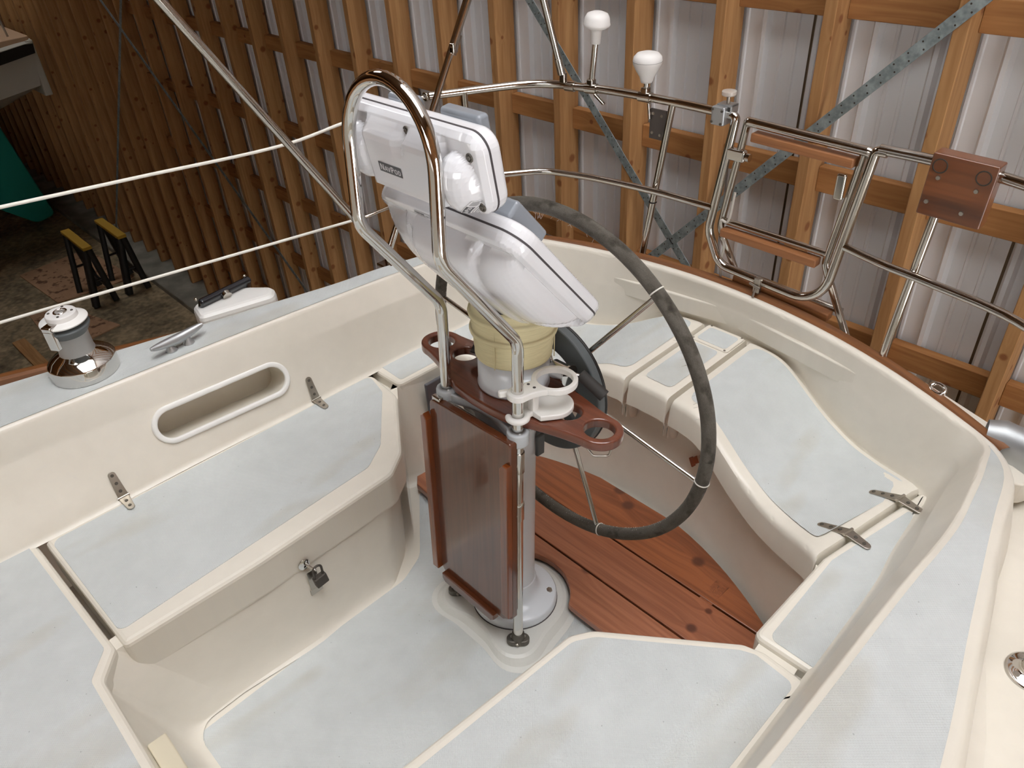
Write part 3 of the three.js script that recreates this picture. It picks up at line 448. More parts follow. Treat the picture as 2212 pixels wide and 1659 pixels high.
  const hullPath = curve([[-1.88, 0, 1.7], [-1.52, 0, 0.65], [-1.27, 0, 0], [-1.08, 0, -0.8], [-0.95, 0, -1.06], [-0.5, 0, -1.20], [0, 0, -1.25], [0.5, 0, -1.20], [0.95, 0, -1.06], [1.1, 0, -0.8], [1.27, 0, -0.6], [1.77, 0, 0.5], [2.12, 0, 1.7]], 60);
  part(cockpit, 'hull', loft(hullPath.map((p) => [[p.x, 0.45, p.z], [p.x * 0.99, 0.2, p.z * 0.99], [p.x * 0.9, -0.4, p.z * 0.93], [p.x * 0.6, -0.9, p.z * 0.7], [0, -1.1, p.z * 0.5]]), 1), M.gel);

  // forward of the cockpit, out of view; bounces light onto the helm walls
  part(cockpit, 'unseen_cabin', loft([[-1.0, 0], [-0.9, 0.14], [0, 0.2], [0.9, 0.14], [1.0, 0]].map(([x, h]) => [[x * 1.02, 0.3, 1.56], [x, 0.95 + h, 1.52], [x, 0.98 + h, 1.56], [x * 0.95, 0.95 + h * 0.8, 4.2]]), 0.5), M.gel);
  // strap hinges
  const hinge = (c, ax, up1, up2, parent) => { // pin centre, pin axis, directions of the two leaves
    const leaf = (dir, L) => { const a = V(...ax).normalize(), d = V(...dir).normalize(), n = a.clone().cross(d).normalize(); if (n.y < 0) n.negate();
      const s = new THREE.Shape(); s.moveTo(-0.013, 0.004); s.lineTo(0.013, 0.004); s.lineTo(0.009, L - 0.009); s.absarc(0, L - 0.009, 0.009, 0, Math.PI, false); s.lineTo(-0.013, 0.004);
      const g = new THREE.ExtrudeGeometry(s, { depth: 0.0015, bevelEnabled: true, bevelSize: 0.001, bevelThickness: 0.001, bevelSegments: 2, curveSegments: 8 });
      const heads = []; for (let k = 0; k < (L > 0.065 ? 3 : 2); k++) { const y = L > 0.065 ? 0.02 + k * 0.024 : 0.022 + k * 0.024; heads.push(cyl(0.0046, 0.004, 0.0014, 12).rotateX(Math.PI / 2).translate(0, y, 0.0028)); }
      const mm = new THREE.Matrix4().makeBasis(a, d, a.clone().cross(d)); if (a.clone().cross(d).y < 0) mm.makeBasis(a.clone().negate(), d, a.clone().negate().cross(d));
      for (const h of heads) part(parent, 'hinge_screw', h.applyMatrix4(mm).translate(...c), M.tarnish);
      return g.applyMatrix4(mm).translate(...c); };
    const a = V(...ax).normalize().multiplyScalar(0.016), pin = rod([c[0] - a.x, c[1] - a.y + 0.002, c[2] - a.z], [c[0] + a.x, c[1] + a.y + 0.002, c[2] + a.z], 0.0042, 12);
    part(parent, 'hinge', [leaf(up1, 0.078), leaf(up2, 0.062), pin], M.dullSteel);
  };
  hinge([-0.797, 0.3745, 0.582], [0.02, 0, 1], [-0.37, 0.93, 0], [1, 0, 0.02], lid);
  hinge([-0.780, 0.3745, -0.022], [0.02, 0, 1], [-0.28, 0.96, 0], [1, 0, 0.02], lid);
  hinge([0.668, 0.3745, -0.607], [0.2, 0, -1], [-1, -0.36, -0.05], [1, 0, 0.22], hp);
  hinge([0.709, 0.3775, -0.798], [0.2, 0, -1], [-1, -0.36, -0.05], [1, 0, 0.2], hp);
  // grey control plate on the side of the starboard step, smoked plate in the corner below
  part(cockpit, 'control_plate', [rbox(-0.625, -0.612, 0.19, 0.345, -0.44, -0.325, 0.005).rotateZ(0), new THREE.TorusGeometry(0.035, 0.004, 8, 24).rotateY(Math.PI / 2).translate(-0.612, 0.27, -0.385)], M.panelGrey);
  part(cockpit, 'smoked_plate', loft([[-0.398, -0.03, 0.02, 0.17], [-0.47, -0.08, 0.01, 0.2], [-0.62, -0.18, 0.0, 0.2]].map(([x, z, y0, y1]) => [[x + 0.012, y0 + 0.02, z - 0.017], [x - 0.02, y1, z - 0.04]])), M.smoked);
  part(cockpit, 'drain_hole', cyl(0.006, 0.006, 0.003, 12).applyQuaternion(new THREE.Quaternion().setFromUnitVectors(V(0, 1, 0), wallN)).translate(-0.797, 0.40, -0.19), M.darkHole);
}

// ---------------------------------------------------------------- pedestal, guard, wheel (own upright axes)
const PZ = -0.105;
{
  // floor boards in the helm well
  const gr = thing('floor_grating', 'varnished red-brown cedar floor boards behind the pedestal', 'floor boards', [0, 0.02, -0.35]);
  const wallZ = (x) => -0.672 + 0.53 * x * x;
  const bands = [[-0.178, -0.310], [-0.316, -0.463], [-0.469, -0.66]];
  bands.forEach(([za, zb], i) => {
    const pts = [];
    if (i === 0) {
      pts.push(new THREE.Vector2(-0.592, 0.222), new THREE.Vector2(-0.56, 0.196), new THREE.Vector2(-0.50, 0.19), new THREE.Vector2(-0.18, 0.182));
      for (let k = 0; k <= 20; k++) { const a = Math.PI - k / 20 * Math.PI * 1.0; pts.push(new THREE.Vector2(Math.cos(a) * 0.155, 0.115 + 0.0 + Math.max(0.066, Math.sin(a) * 0.150))); }
      pts.push(new THREE.Vector2(0.18, 0.18), new THREE.Vector2(0.56, 0.18), new THREE.Vector2(0.592, 0.21), new THREE.Vector2(0.59, 0.31), new THREE.Vector2(-0.59, 0.31));
    } else {
      const xm = (z) => Math.min(0.585, Math.sqrt(Math.max(0, (z + 0.672) / 0.53)));
      for (let k = 0; k <= 14; k++) { const z = zb + (za - zb) * (1 - k / 14); pts.push(new THREE.Vector2(-xm(z), -z)); }
      for (let k = 14; k >= 0; k--) { const z = zb + (za - zb) * (1 - k / 14); pts.push(new THREE.Vector2(xm(z), -z)); }
    }
    const s = new THREE.Shape(pts), g = new THREE.ExtrudeGeometry(s, { depth: 0.018, bevelEnabled: true, bevelSize: 0.003, bevelThickness: 0.003, bevelOffset: -0.003, bevelSegments: 2 }).rotateX(-Math.PI / 2).translate(0, 0.024, 0);
    const p = g.attributes.position; for (let k = 0; k < p.count; k++) p.setY(k, p.getY(k) + sole(p.getZ(k)));
    g.computeVertexNormals(); part(gr, 'board', boxUV(g, 'x', 1, i * 0.61), M.grate[i]);
  });
  for (const x of [-0.4, 0.4]) part(gr, 'bearer', box(x - 0.02, x + 0.02, -0.03, 0.012, -0.55, -0.2), M.grate[3]);

  const ped = thing('steering_pedestal', 'white enamelled steering pedestal standing on a round flange', 'pedestal', [0, 0.02, PZ], { tilt: true });
  part(ped, 'flange', lathe([[0, 0.024], [0.119, 0.024], [0.120, 0.03], [0.119, 0.046], [0.114, 0.053], [0.095, 0.058], [0.076, 0.066], [0.066, 0.078], [0.061, 0.095], [0.060, 0.112], [0.056, 0.114]], 64).translate(0, 0, PZ), M.pedestal);
  part(ped, 'gasket', lathe([[0.10, 0.023], [0.1215, 0.023], [0.1215, 0.0265], [0.10, 0.0265]], 64).translate(0, 0, PZ), M.gasket);
  part(ped, 'column', lathe([[0.0555, 0.10], [0.0545, 0.3], [0.054, 0.62], [0.056, 0.66], [0.058, 0.70], [0.06, 0.725], [0, 0.725]], 48).translate(0, 0, PZ), M.pedestal);
  for (const a of [0.72, 2.3, 3.9, 5.4]) part(ped, 'bolt', [cyl(0.0095, 0.0085, 0.007, 6).translate(Math.cos(a) * 0.098, 0.053, PZ - Math.sin(a) * 0.098)], M.dullSteel);
  // casting that carries the guard
  const web = new THREE.Shape(); web.moveTo(-0.112, 0.735); web.bezierCurveTo(-0.08, 0.735, -0.06, 0.722, -0.03, 0.718); web.lineTo(0.03, 0.718); web.bezierCurveTo(0.06, 0.722, 0.08, 0.735, 0.112, 0.735); web.lineTo(0.112, 0.708); web.bezierCurveTo(0.085, 0.70, 0.065, 0.66, 0.05, 0.57); web.lineTo(-0.05, 0.57); web.bezierCurveTo(-0.065, 0.66, -0.085, 0.70, -0.112, 0.708); web.lineTo(-0.112, 0.735);
  const arm = new THREE.Shape(); arm.moveTo(-0.125, 0.006); arm.bezierCurveTo(-0.07, 0.012, -0.05, 0.05, 0, 0.055); arm.bezierCurveTo(0.05, 0.05, 0.07, 0.012, 0.125, 0.006); arm.lineTo(0.125, -0.012); arm.bezierCurveTo(0.09, -0.014, 0.06, 0.01, 0, 0.012); arm.bezierCurveTo(-0.06, 0.01, -0.09, -0.014, -0.125, -0.012); arm.lineTo(-0.125, 0.006);
  const cast = part(ped, 'guard_bracket', [new THREE.ExtrudeGeometry(web, { depth: 0.014, bevelEnabled: true, bevelSize: 0.004, bevelThickness: 0.004, bevelSegments: 3, curveSegments: 14 }).translate(0, 0, -0.062), new THREE.ExtrudeGeometry(arm, { depth: 0.018, bevelEnabled: true, bevelSize: 0.004, bevelThickness: 0.004, bevelSegments: 3, curveSegments: 14 }).rotateX(-Math.PI / 2).translate(0, 0.705, -0.006),
    loft([-1, -0.5, 0, 0.5, 1].map((t) => [[t * 0.10, 0.727 - 0.012 * (1 - t * t), -0.005 - 0.03 * (1 - t * t)], [t * 0.062, 0.64, -0.056], [t * 0.05, 0.58, -0.058]]), 1)], M.castGrey);
  for (const s of [-1, 1]) part(cast, 'clamp_ring', lathe([[0.0135, 0.70], [0.023, 0.70], [0.025, 0.704], [0.025, 0.73], [0.023, 0.735], [0.0135, 0.735], [0.0135, 0.70]], 32).translate(s * 0.1205, 0, 0), M.castGrey);

  const gd = thing('pedestal_guard', 'tall polished stainless hoop guard arching over the instrument pods', 'rail', [0, 0.02, 0], { tilt: true });
  const up = [[0.02, 0], [0.956, 0], [1.19, 0.186], [1.34, 0.184]];
  const arch = []; for (let k = 0; k <= 24; k++) { const a = Math.PI - k / 24 * Math.PI; arch.push([Math.cos(a) * 0.1205, 1.345 + Math.sin(a) * 0.128, 0.184, 0]); }
  part(gd, 'hoop', sweep([...fillet([...up.map(([y, z], i) => [-0.1205, y, z, i === 1 || i === 2 ? 0.07 : 0])], 0.07), ...arch.map((p) => V(p[0], p[1], p[2])), ...fillet([...up].reverse().map(([y, z], i) => [0.1205, y, z, i === 1 || i === 2 ? 0.07 : 0]), 0.07)].filter((p, i, l) => !i || p.distanceTo(l[i - 1]) > 1e-4), 0.0128, 28), M.chrome);
  for (const s of [-1, 1]) {
    part(gd, 'collar', [lathe([[0.0126, 0.62], [0.0152, 0.62], [0.0152, 0.675], [0.0126, 0.675]], 28).translate(s * 0.1205, 0, 0), new THREE.SphereGeometry(0.0035, 10, 8).translate(s * 0.1205 + 0.008, 0.645, 0.0135)], M.steel);
    part(gd, 'collar', [lathe([[0.0126, 0.475], [0.0148, 0.475], [0.0148, 0.515], [0.0156, 0.52], [0.0148, 0.525], [0.0126, 0.53]], 28).translate(s * 0.1205, 0, 0), new THREE.SphereGeometry(0.0032, 10, 8).translate(s * 0.1205 + 0.008, 0.495, 0.013)], M.steel);
    const f = new THREE.Shape(); f.absarc(-0.014, 0, 0.0135, Math.PI / 2, Math.PI * 1.5, false); f.lineTo(0.014, -0.0135); f.absarc(0.014, 0, 0.0135, -Math.PI / 2, Math.PI / 2, false); f.lineTo(-0.014, 0.0135);
    const ft = part(gd, 'foot', [new THREE.ExtrudeGeometry(f, { depth: 0.012, bevelEnabled: true, bevelSize: 0.003, bevelThickness: 0.003, bevelSegments: 2 }).rotateX(-Math.PI / 2).rotateY(0.8).translate(s * 0.1205, 0.0285, 0), lathe([[0.0128, 0.03], [0.0185, 0.03], [0.0165, 0.062], [0.0128, 0.064]], 24).translate(s * 0.1205, 0, 0)], M.tarnish);
    for (const d of [-1, 1]) part(ft, 'screw', cyl(0.0045, 0.004, 0.003, 12).translate(s * 0.1205 + d * 0.017 * Math.cos(0.8), 0.0465, -d * 0.017 * Math.sin(0.8)), M.dullSteel);
    part(ft, 'screw', cyl(0.005, 0.004, 0.003, 10).rotateX(Math.PI / 2).translate(s * 0.1205 + 0.012, 0.038, 0.015), M.dullSteel);
  }

  // teak table leaf hung on the forward side of the guard
  const tb = thing('cockpit_table', 'glossy dark varnished folding table leaf hanging on the guard', 'table', [0, 0.135, 0.04], { tilt: true });
  const pan = new THREE.Shape(fillet([[-0.142, 0.135, 0, 0.025], [0.104, 0.135, 0, 0.012], [0.137, 0.16, 0, 0.01], [0.137, 0.722, 0, 0.008], [-0.142, 0.712, 0, 0.02]], 0.02, true).map((p) => new THREE.Vector2(p.x, p.y)));
  const ex = { depth: 0.014, bevelEnabled: true, bevelSize: 0.004, bevelThickness: 0.004, bevelOffset: -0.004, bevelSegments: 3 };
  part(tb, 'leaf', boxUV(new THREE.ExtrudeGeometry(pan, ex).translate(0, 0, 0.021), 'y'), M.varnish);
  const fid = (pts) => new THREE.ExtrudeGeometry(new THREE.Shape(pts.map(([a, b]) => new THREE.Vector2(a, b))), { depth: 0.014, bevelEnabled: true, bevelSize: 0.003, bevelThickness: 0.003, bevelSegments: 3 });
  part(tb, 'fiddle', boxUV(fid([[-0.155, 0.155], [-0.139, 0.155], [-0.139, 0.655], [-0.147, 0.667], [-0.155, 0.660]]).translate(0, 0, 0.04), 'y'), M.varnishEdge);
  part(tb, 'fiddle', boxUV(fid([[0.114, 0.175], [0.134, 0.175], [0.134, 0.662], [0.124, 0.662], [0.114, 0.650]]).translate(0, 0, 0.034), 'y'), M.varnishEdge);
  part(tb, 'fiddle', boxUV(fid([[-0.122, 0.126], [-0.112, 0.116], [0.070, 0.116], [0.080, 0.126], [0.080, 0.138], [-0.122, 0.138]]).translate(0, 0, 0.036), 'x'), M.varnish);
  part(tb, 'hinge_rod', rod([-0.12, 0.705, 0.012], [0.12, 0.705, 0.012], 0.006, 12), M.steel);
  part(tb, 'catch', rbox(-0.135, -0.105, 0.706, 0.722, 0.022, 0.036, 0.004), M.steel);

  // teak drink holder board round the compass
  const bd = thing('drink_holder_board', 'varnished brown wooden board with round cup holes round the compass', 'shelf', [0, 0.745, PZ], { tilt: true });
  const bs = new THREE.Shape(), e = 0.052; // outline in (x, -z)
  const zc = 0.105, H = [[-0.262, 0.0335], [-0.172, 0.031], [0.172, 0.031], [0.262, 0.0335]];
  bs.moveTo(-0.262, zc - e); bs.bezierCurveTo(-0.2, zc - e - 0.008, -0.13, 0.012, -0.085, -0.004); bs.bezierCurveTo(-0.04, -0.012, 0.04, -0.012, 0.085, -0.004); bs.bezierCurveTo(0.13, 0.012, 0.2, zc - e - 0.008, 0.262, zc - e);
  bs.absarc(0.262, zc, e, -Math.PI / 2, Math.PI / 2, false); bs.bezierCurveTo(0.2, zc + e, 0.12, 0.19, 0, 0.19); bs.bezierCurveTo(-0.12, 0.19, -0.2, zc + e, -0.262, zc + e); bs.absarc(-0.262, zc, e, Math.PI / 2, Math.PI * 1.5, false);
  part(bd, 'board', boxUV(slab(bs, 0.736, 0.760, 0.005, 0.02, H.map(([x, r]) => hole(x, -zc, r)), 4), 'x'), M.board);
  part(bd, 'wire_loop', pipe([[0.265, 0.737, -0.060], [0.285, 0.722, -0.062], [0.308, 0.722, -0.085], [0.308, 0.737, -0.09]], 0.0025, 0.008, 8), M.dullSteel);

  // compass under its cream cover
  const cm = thing('binnacle_compass', 'compass on white cylindrical base wearing a cream plastic cover', 'compass', [0, 0.76, PZ], { tilt: true });
  part(cm, 'base', lathe([[0, 0.7605], [0.084, 0.7605], [0.0845, 0.766], [0.083, 0.772], [0.083, 0.86], [0, 0.86]], 56).translate(0, 0, PZ), M.pedestal);
  const cv = part(cm, 'cover', lathe([[0.0845, 0.840], [0.087, 0.841], [0.0885, 0.845], [0.0885, 0.862], [0.090, 0.866], [0.091, 0.890], [0.0925, 0.902], [0.098, 0.9025], [0.0995, 0.908], [0.098, 0.9135], [0.0935, 0.914], [0.095, 0.930], [0.0955, 0.943], [0.1005, 0.944], [0.102, 0.950], [0.1005, 0.956], [0.0945, 0.957], [0.093, 0.972], [0.0885, 0.979], [0.083, 0.975]], 64).translate(0, 0, PZ).toNonIndexed(), M.cover);
  for (const a of [0.35, 2.1, 4.4]) part(cv, 'seam', rbox(-0.001, 0.001, 0.842, 0.972, -0.001, 0.001, 0.0006, 1).translate(0, 0, 0.0943).rotateY(a).translate(0, 0, PZ), M.cover);
  part(cm, 'dome', lathe([[0.088, 0.962], [0.083, 0.970], [0.07, 0.982], [0.05, 0.990], [0.026, 0.995], [0, 0.996]], 40).translate(0, 0, PZ), M.ringGrey);

  // throttle and gear levers
  const th = thing('throttle_lever', 'chrome engine control with black cylindrical grip beside the compass', 'lever', [0.09, 0.80, -0.17], { tilt: true });
  part(th, 'boss', [rod([0.07, 0.80, -0.165], [0.115, 0.80, -0.165], 0.022, 24), rod([0.115, 0.80, -0.165], [0.12, 0.80, -0.165], 0.026, 24)], M.chrome);
  part(th, 'arm', rod([0.105, 0.805, -0.165], [0.145, 0.79, -0.195], 0.007, 14), M.chrome);
  part(th, 'grip', rod([0.132, 0.80, -0.188], [0.195, 0.765, -0.200], 0.0135, 20, 0.0145), M.rubber);
  const gl = thing('gear_lever', 'short black lever knob left of the compass cover', 'lever', [-0.1, 0.78, -0.13], { tilt: true });
  part(gl, 'arm', rod([-0.08, 0.79, -0.13], [-0.12, 0.80, -0.115], 0.006, 12), M.chrome);
  part(gl, 'knob', rod([-0.105, 0.785, -0.12], [-0.135, 0.80, -0.10], 0.0155, 18, 0.017), M.rubber);

  // white clip-on cup holder on the port leg
  const cu = thing('cup_holder', 'white plastic cup holder clipped to the guard leg', 'cup holder', [0.1205, 0.76, 0], { tilt: true });
  const rs = new THREE.Shape(); const RC = [0.137, 0.096]; rs.absarc(RC[0], RC[1], 0.051, 0, Math.PI * 2, false); rs.holes.push(hole(RC[0], -RC[1], 0.040));
  const cl = new THREE.Shape(); cl.moveTo(0.107, 0.060); cl.bezierCurveTo(0.110, 0.045, 0.102, 0.03, 0.0965, 0.008); cl.absarc(0.1205, 0, 0.0235, Math.PI, Math.PI * 2, false); cl.bezierCurveTo(0.145, 0.02, 0.150, 0.035, 0.160, 0.050); cl.bezierCurveTo(0.142, 0.046, 0.122, 0.048, 0.107, 0.060); cl.holes.push(hole(0.1205, 0, 0.0115));
  part(cu, 'ring', [slab(rs, 0.820, 0.836, 0.003), slab(cl, 0.820, 0.836, 0.003), rbox(-0.006, 0.006, 0.820, 0.836, -0.008, 0.016, 0.004).rotateY(-0.5).translate(0.098, 0, 0.014)], M.plastic);
  for (const x of [0.112, 0.13]) part(cu, 'screw_hole', cyl(0.0035, 0.0035, 0.0006, 12).translate(x + 0.004, 0.836, -0.036), M.gasket);
  part(cu, 'post', rbox(0.118, 0.136, 0.770, 0.823, -0.050, -0.032, 0.003), M.plastic);
  const tr = new THREE.Shape(); tr.absarc(0.138, 0.086, 0.050, -0.5, Math.PI + 0.2, false); tr.lineTo(0.096, 0.030); tr.lineTo(0.16, 0.030);
  part(cu, 'tray', slab(tr, 0.7625, 0.776, 0.003), M.plastic);
  part(cu, 'hook', [new THREE.TorusGeometry(0.020, 0.0075, 12, 24, 3.6).rotateX(Math.PI / 2).rotateY(1.2).translate(0.1205, 0.770, 0), rbox(0.106, 0.136, 0.763, 0.776, -0.04, -0.014, 0.004)], M.plastic);

  // wheel drive ring behind the pedestal
  const dr = thing('wheel_drive_ring', 'dark grey autopilot drive ring mounted behind the pedestal', 'autopilot', [0, 0.70, -0.222], { tilt: true });
  const rg = new THREE.Shape(); rg.absarc(0, 0, 0.176, 0, Math.PI * 2, false); const ih = new THREE.Path(); ih.absarc(0, 0, 0.112, 0, Math.PI * 2, true); rg.holes.push(ih);
  part(dr, 'ring', new THREE.ExtrudeGeometry(rg, { depth: 0.016, bevelEnabled: true, bevelSize: 0.005, bevelThickness: 0.005, bevelOffset: -0.005, bevelSegments: 3, curveSegments: 48 }).translate(0, 0.70, -0.23), M.ringGrey);
  part(dr, 'rim_band', new THREE.TorusGeometry(0.174, 0.0045, 10, 72).translate(0, 0.70, -0.235), M.black);
  part(dr, 'spider', [0.3, 2.2, 4.2, 5.5].map((a) => rbox(0.03, 0.135, -0.016, 0.016, -0.006, 0.006, 0.004).rotateZ(a).translate(0, 0.70, -0.226)).concat([cyl(0.045, 0.045, 0.012, 32).rotateX(Math.PI / 2).translate(0, 0.70, -0.232)]), M.ringGrey);
  part(dr, 'motor', [rod([-0.10, 0.62, -0.2], [-0.075, 0.55, -0.17], 0.028, 24), rod([-0.1, 0.68, -0.2], [-0.1, 0.6, -0.2], 0.03, 20)], M.black);
  part(dr, 'bracket', [rod([0.03, 0.60, -0.16], [0.10, 0.62, -0.225], 0.008, 10), rbox(0.052, 0.062, 0.555, 0.615, -0.15, -0.125, 0.003)], M.ringGrey);

  // wheel
  const W = [0, 0.698, -0.2513], RW = 0.444;
  const wh = thing('ship_helm', 'large steering wheel with worn grey leather rim and six spokes', 'wheel', W, { tilt: true });
  const WT = 0.0425; // the wheel leans back against the pedestal's axis
  const onW = (a, r, d = 0) => [W[0] + Math.cos(a) * r, W[1] + Math.sin(a) * r * Math.cos(WT) + d * Math.sin(WT), W[2] + Math.sin(a) * r * Math.sin(WT) - d * Math.cos(WT)];
  const rimP = []; for (let k = 0; k < 120; k++) rimP.push(V(...onW(k / 120 * Math.PI * 2, RW)));
  part(wh, 'rim', sweep(rimP, 0.0158, 18, true), M.leather);
  for (let k = 0; k < 6; k++) { const a = (50 + 60 * k) * Math.PI / 180; part(wh, 'spoke', rod(onW(a, 0.03), onW(a, RW - 0.012), 0.0068, 14, 0.0062), M.steel);
    part(wh, 'leather_seam', new THREE.TorusGeometry(0.0162, 0.0016, 8, 24).rotateX(Math.PI / 2).rotateZ(a).translate(...onW(a + 0.02, RW)), M.thread); }
  part(wh, 'hub', [rod(onW(0, 0, -0.04), onW(0, 0, 0.03), 0.034, 28), rod(onW(0, 0, 0.03), onW(0, 0, 0.045), 0.02, 20)], M.steel);
  const st = [], R = rng(17); for (let k = 0; k < 330; k++) { const a = k / 330 * Math.PI * 2 + (R() - 0.5) * 0.006, r = RW - 0.0158; const p0 = onW(a, r + 0.0015, -0.004 - R() * 0.003), p1 = onW(a + (R() - 0.5) * 0.012, r + 0.0012, 0.004 + R() * 0.004); st.push(rod(p0, p1, 0.00065, 4)); }
  for (let k = 0; k < 70; k++) { const a = (0.15 + R() * 2.2) , p0 = onW(a, RW - 0.0155), p1 = onW(a + (R() - 0.5) * 0.03, RW - 0.02 - R() * 0.012, (R() - 0.5) * 0.02); st.push(rod(p0, p1, 0.0004, 3)); }
  const sm = part(wh, 'stitching', st, M.thread); sm.userData.kind = 'stuff';
}

// ---------------------------------------------------------------- instrument pods
function decal(lines, w, h, draw) { const c = document.createElement('canvas'); c.width = w; c.height = h; const x = c.getContext('2d'); draw(x, w, h); const t = new THREE.CanvasTexture(c); t.colorSpace = THREE.SRGBColorSpace; return t; }
function logoText(x, w, h, fg) { // the maker's name in small capitals
  x.fillStyle = fg; x.textBaseline = 'alphabetic'; const big = h, small = h * 0.78; let cx = w; const seq = [['N', big], ['AV', small], ['P', big], ['OD', small]]; let tot = 0; for (const [s, z] of seq) { x.font = 'bold ' + z + 'px sans-serif'; tot += x.measureText(s).width; }
  return { seq, tot };
}
const plateTex = decal([], 512, 148, (x, w, h) => { x.fillStyle = '#54555a'; x.fillRect(0, 0, w, h); const L = logoText(x, w, 128, '#d9dadd'); const f = (w - 36) / L.tot; let cx = 18; for (const [s, z] of L.seq) { x.font = 'bold ' + z + 'px sans-serif'; x.save(); x.translate(cx, 120); x.scale(f, 1); x.fillText(s, 0, 0); x.restore(); cx += x.measureText(s).width * f; } });
const stickerTex = decal([], 512, 220, (x, w, h) => { x.fillStyle = '#e2e2e4'; x.fillRect(0, 0, w, h); x.strokeStyle = '#9a9a9c'; x.lineWidth = 5; x.strokeRect(3, 3, w - 6, h - 6); x.fillStyle = '#55565a'; x.fillRect(16, 16, 330, 110); const L = logoText(x, w, 92, '#d9dadd'); x.fillStyle = '#e6e6e8'; const f = 310 / L.tot; let cx = 26; for (const [s, z] of L.seq) { x.font = 'bold ' + z + 'px sans-serif'; x.save(); x.translate(cx, 102); x.scale(f, 1); x.fillText(s, 0, 0); x.restore(); cx += x.measureText(s).width * f; } x.fillStyle = '#8d8d90'; for (let k = 0; k < 3; k++) x.fillRect(16, 142 + k * 22, 380 - k * 40, 9); x.fillStyle = '#a9a9ab'; x.fillRect(380, 30, 110, 90); });
const plateMat = new THREE.MeshPhysicalMaterial({ map: plateTex, roughness: 0.3 }), stickerMat = new THREE.MeshPhysicalMaterial({ map: stickerTex, roughness: 0.35 });
const podIns = (hw, hh, rc) => (x, y) => { const dx = Math.abs(x) - hw + rc, dy = Math.abs(y) - hh + rc; return dx > 0 && dy > 0 ? rc - Math.hypot(dx, dy) : Math.min(hw - Math.abs(x), hh - Math.abs(y)); };
function podGeo(hw, hh, rc, depth, shape) { // back shell of a pod; local x across, y up, z towards the bow
  const nx = 120, ny = 96, ins = podIns(hw, hh, rc), ease = (t) => 1.5 * t - 0.5 * t * t * t, rows = [];
  for (let j = 0; j <= ny; j++) { const row = []; for (let i = 0; i <= nx; i++) {
    let x = hw * ease(i / nx * 2 - 1), y = hh * ease(j / ny * 2 - 1); const dx = (Math.abs(x) - hw + rc) / rc, dy = (Math.abs(y) - hh + rc) / rc;
    if (dx > 0 && dy > 0) { const a = dx * Math.sqrt(1 - dy * dy / 2), b = dy * Math.sqrt(1 - dx * dx / 2); x = Math.sign(x) * (hw - rc + a * rc); y = Math.sign(y) * (hh - rc + b * rc); }
    row.push([x, y, shape(x, y, Math.max(0, ins(x, y)), depth)]); } rows.push(row); }
  return loft(rows.reverse(), 1.3);
}
const sstep = (a, b, x) => { const t = Math.max(0, Math.min(1, (x - a) / (b - a))); return t * t * (3 - 2 * t); };
function makePod(name, label, origin, tiltX, hw, hh, rc, depth, front, shape, o) {
  // origin: centre of the joint between the halves, in the pedestal's axes; tiltX leans the pod back
  const t = thing(name, label, 'instrument pod', origin, { tilt: true });
  const mv = (g) => g.rotateX(tiltX).translate(...origin);
  const rr = (a, b, r) => { const s = new THREE.Shape(fillet([[-a, -b, 0], [a, -b, 0], [a, b, 0], [-a, b, 0]], r, true).map((p) => new THREE.Vector2(p.x, p.y))); return s; };
  const bk = part(t, 'back_shell', mv(podGeo(hw, hh, rc, depth, shape)), M.podWhite);
  part(t, 'front_shell', mv(new THREE.ExtrudeGeometry(rr(hw, hh, rc), { depth: front - 0.016, bevelEnabled: true, bevelSize: 0.012, bevelThickness: 0.014, bevelOffset: -0.012, bevelSegments: 6, curveSegments: 12 }).rotateY(Math.PI).translate(0, 0, -0.0015)), M.podWhite);
  part(t, 'gasket', mv(new THREE.ExtrudeGeometry(rr(hw + 0.0006, hh + 0.0006, rc), { depth: 0.004, bevelEnabled: false, curveSegments: 12 }).translate(0, 0, -0.003)), M.gasket);
  for (const [x, y] of o.screws) part(bk, 'screw', [mv(new THREE.TorusGeometry(0.0062, 0.0018, 8, 20).translate(x, y, shape(x, y, o.ins(x, y), depth) + 0.001)), mv(cyl(0.0048, 0.0035, 0.004, 14).rotateX(Math.PI / 2).translate(x, y, shape(x, y, o.ins(x, y), depth)))], M.tarnish);
  for (const [x, y, w, h, m, rot = 0] of o.labels) {
    const P = new THREE.PlaneGeometry(w, h, 24, 10).rotateZ(rot).translate(x, y, 0), p = P.attributes.position; for (let k = 0; k < p.count; k++) p.setZ(k, shape(p.getX(k), p.getY(k), o.ins(p.getX(k), p.getY(k)), depth) + 0.0009);
    P.computeVertexNormals(); part(bk, 'label', mv(P), m);
  }
  for (const [x0, x1, y0, y1, d] of o.covers) part(t, 'instrument_cover', mv(rbox(x0, x1, y0, y1, -front - d, -front + 0.004, 0.008, 3)), M.smoke);
  return t;
}
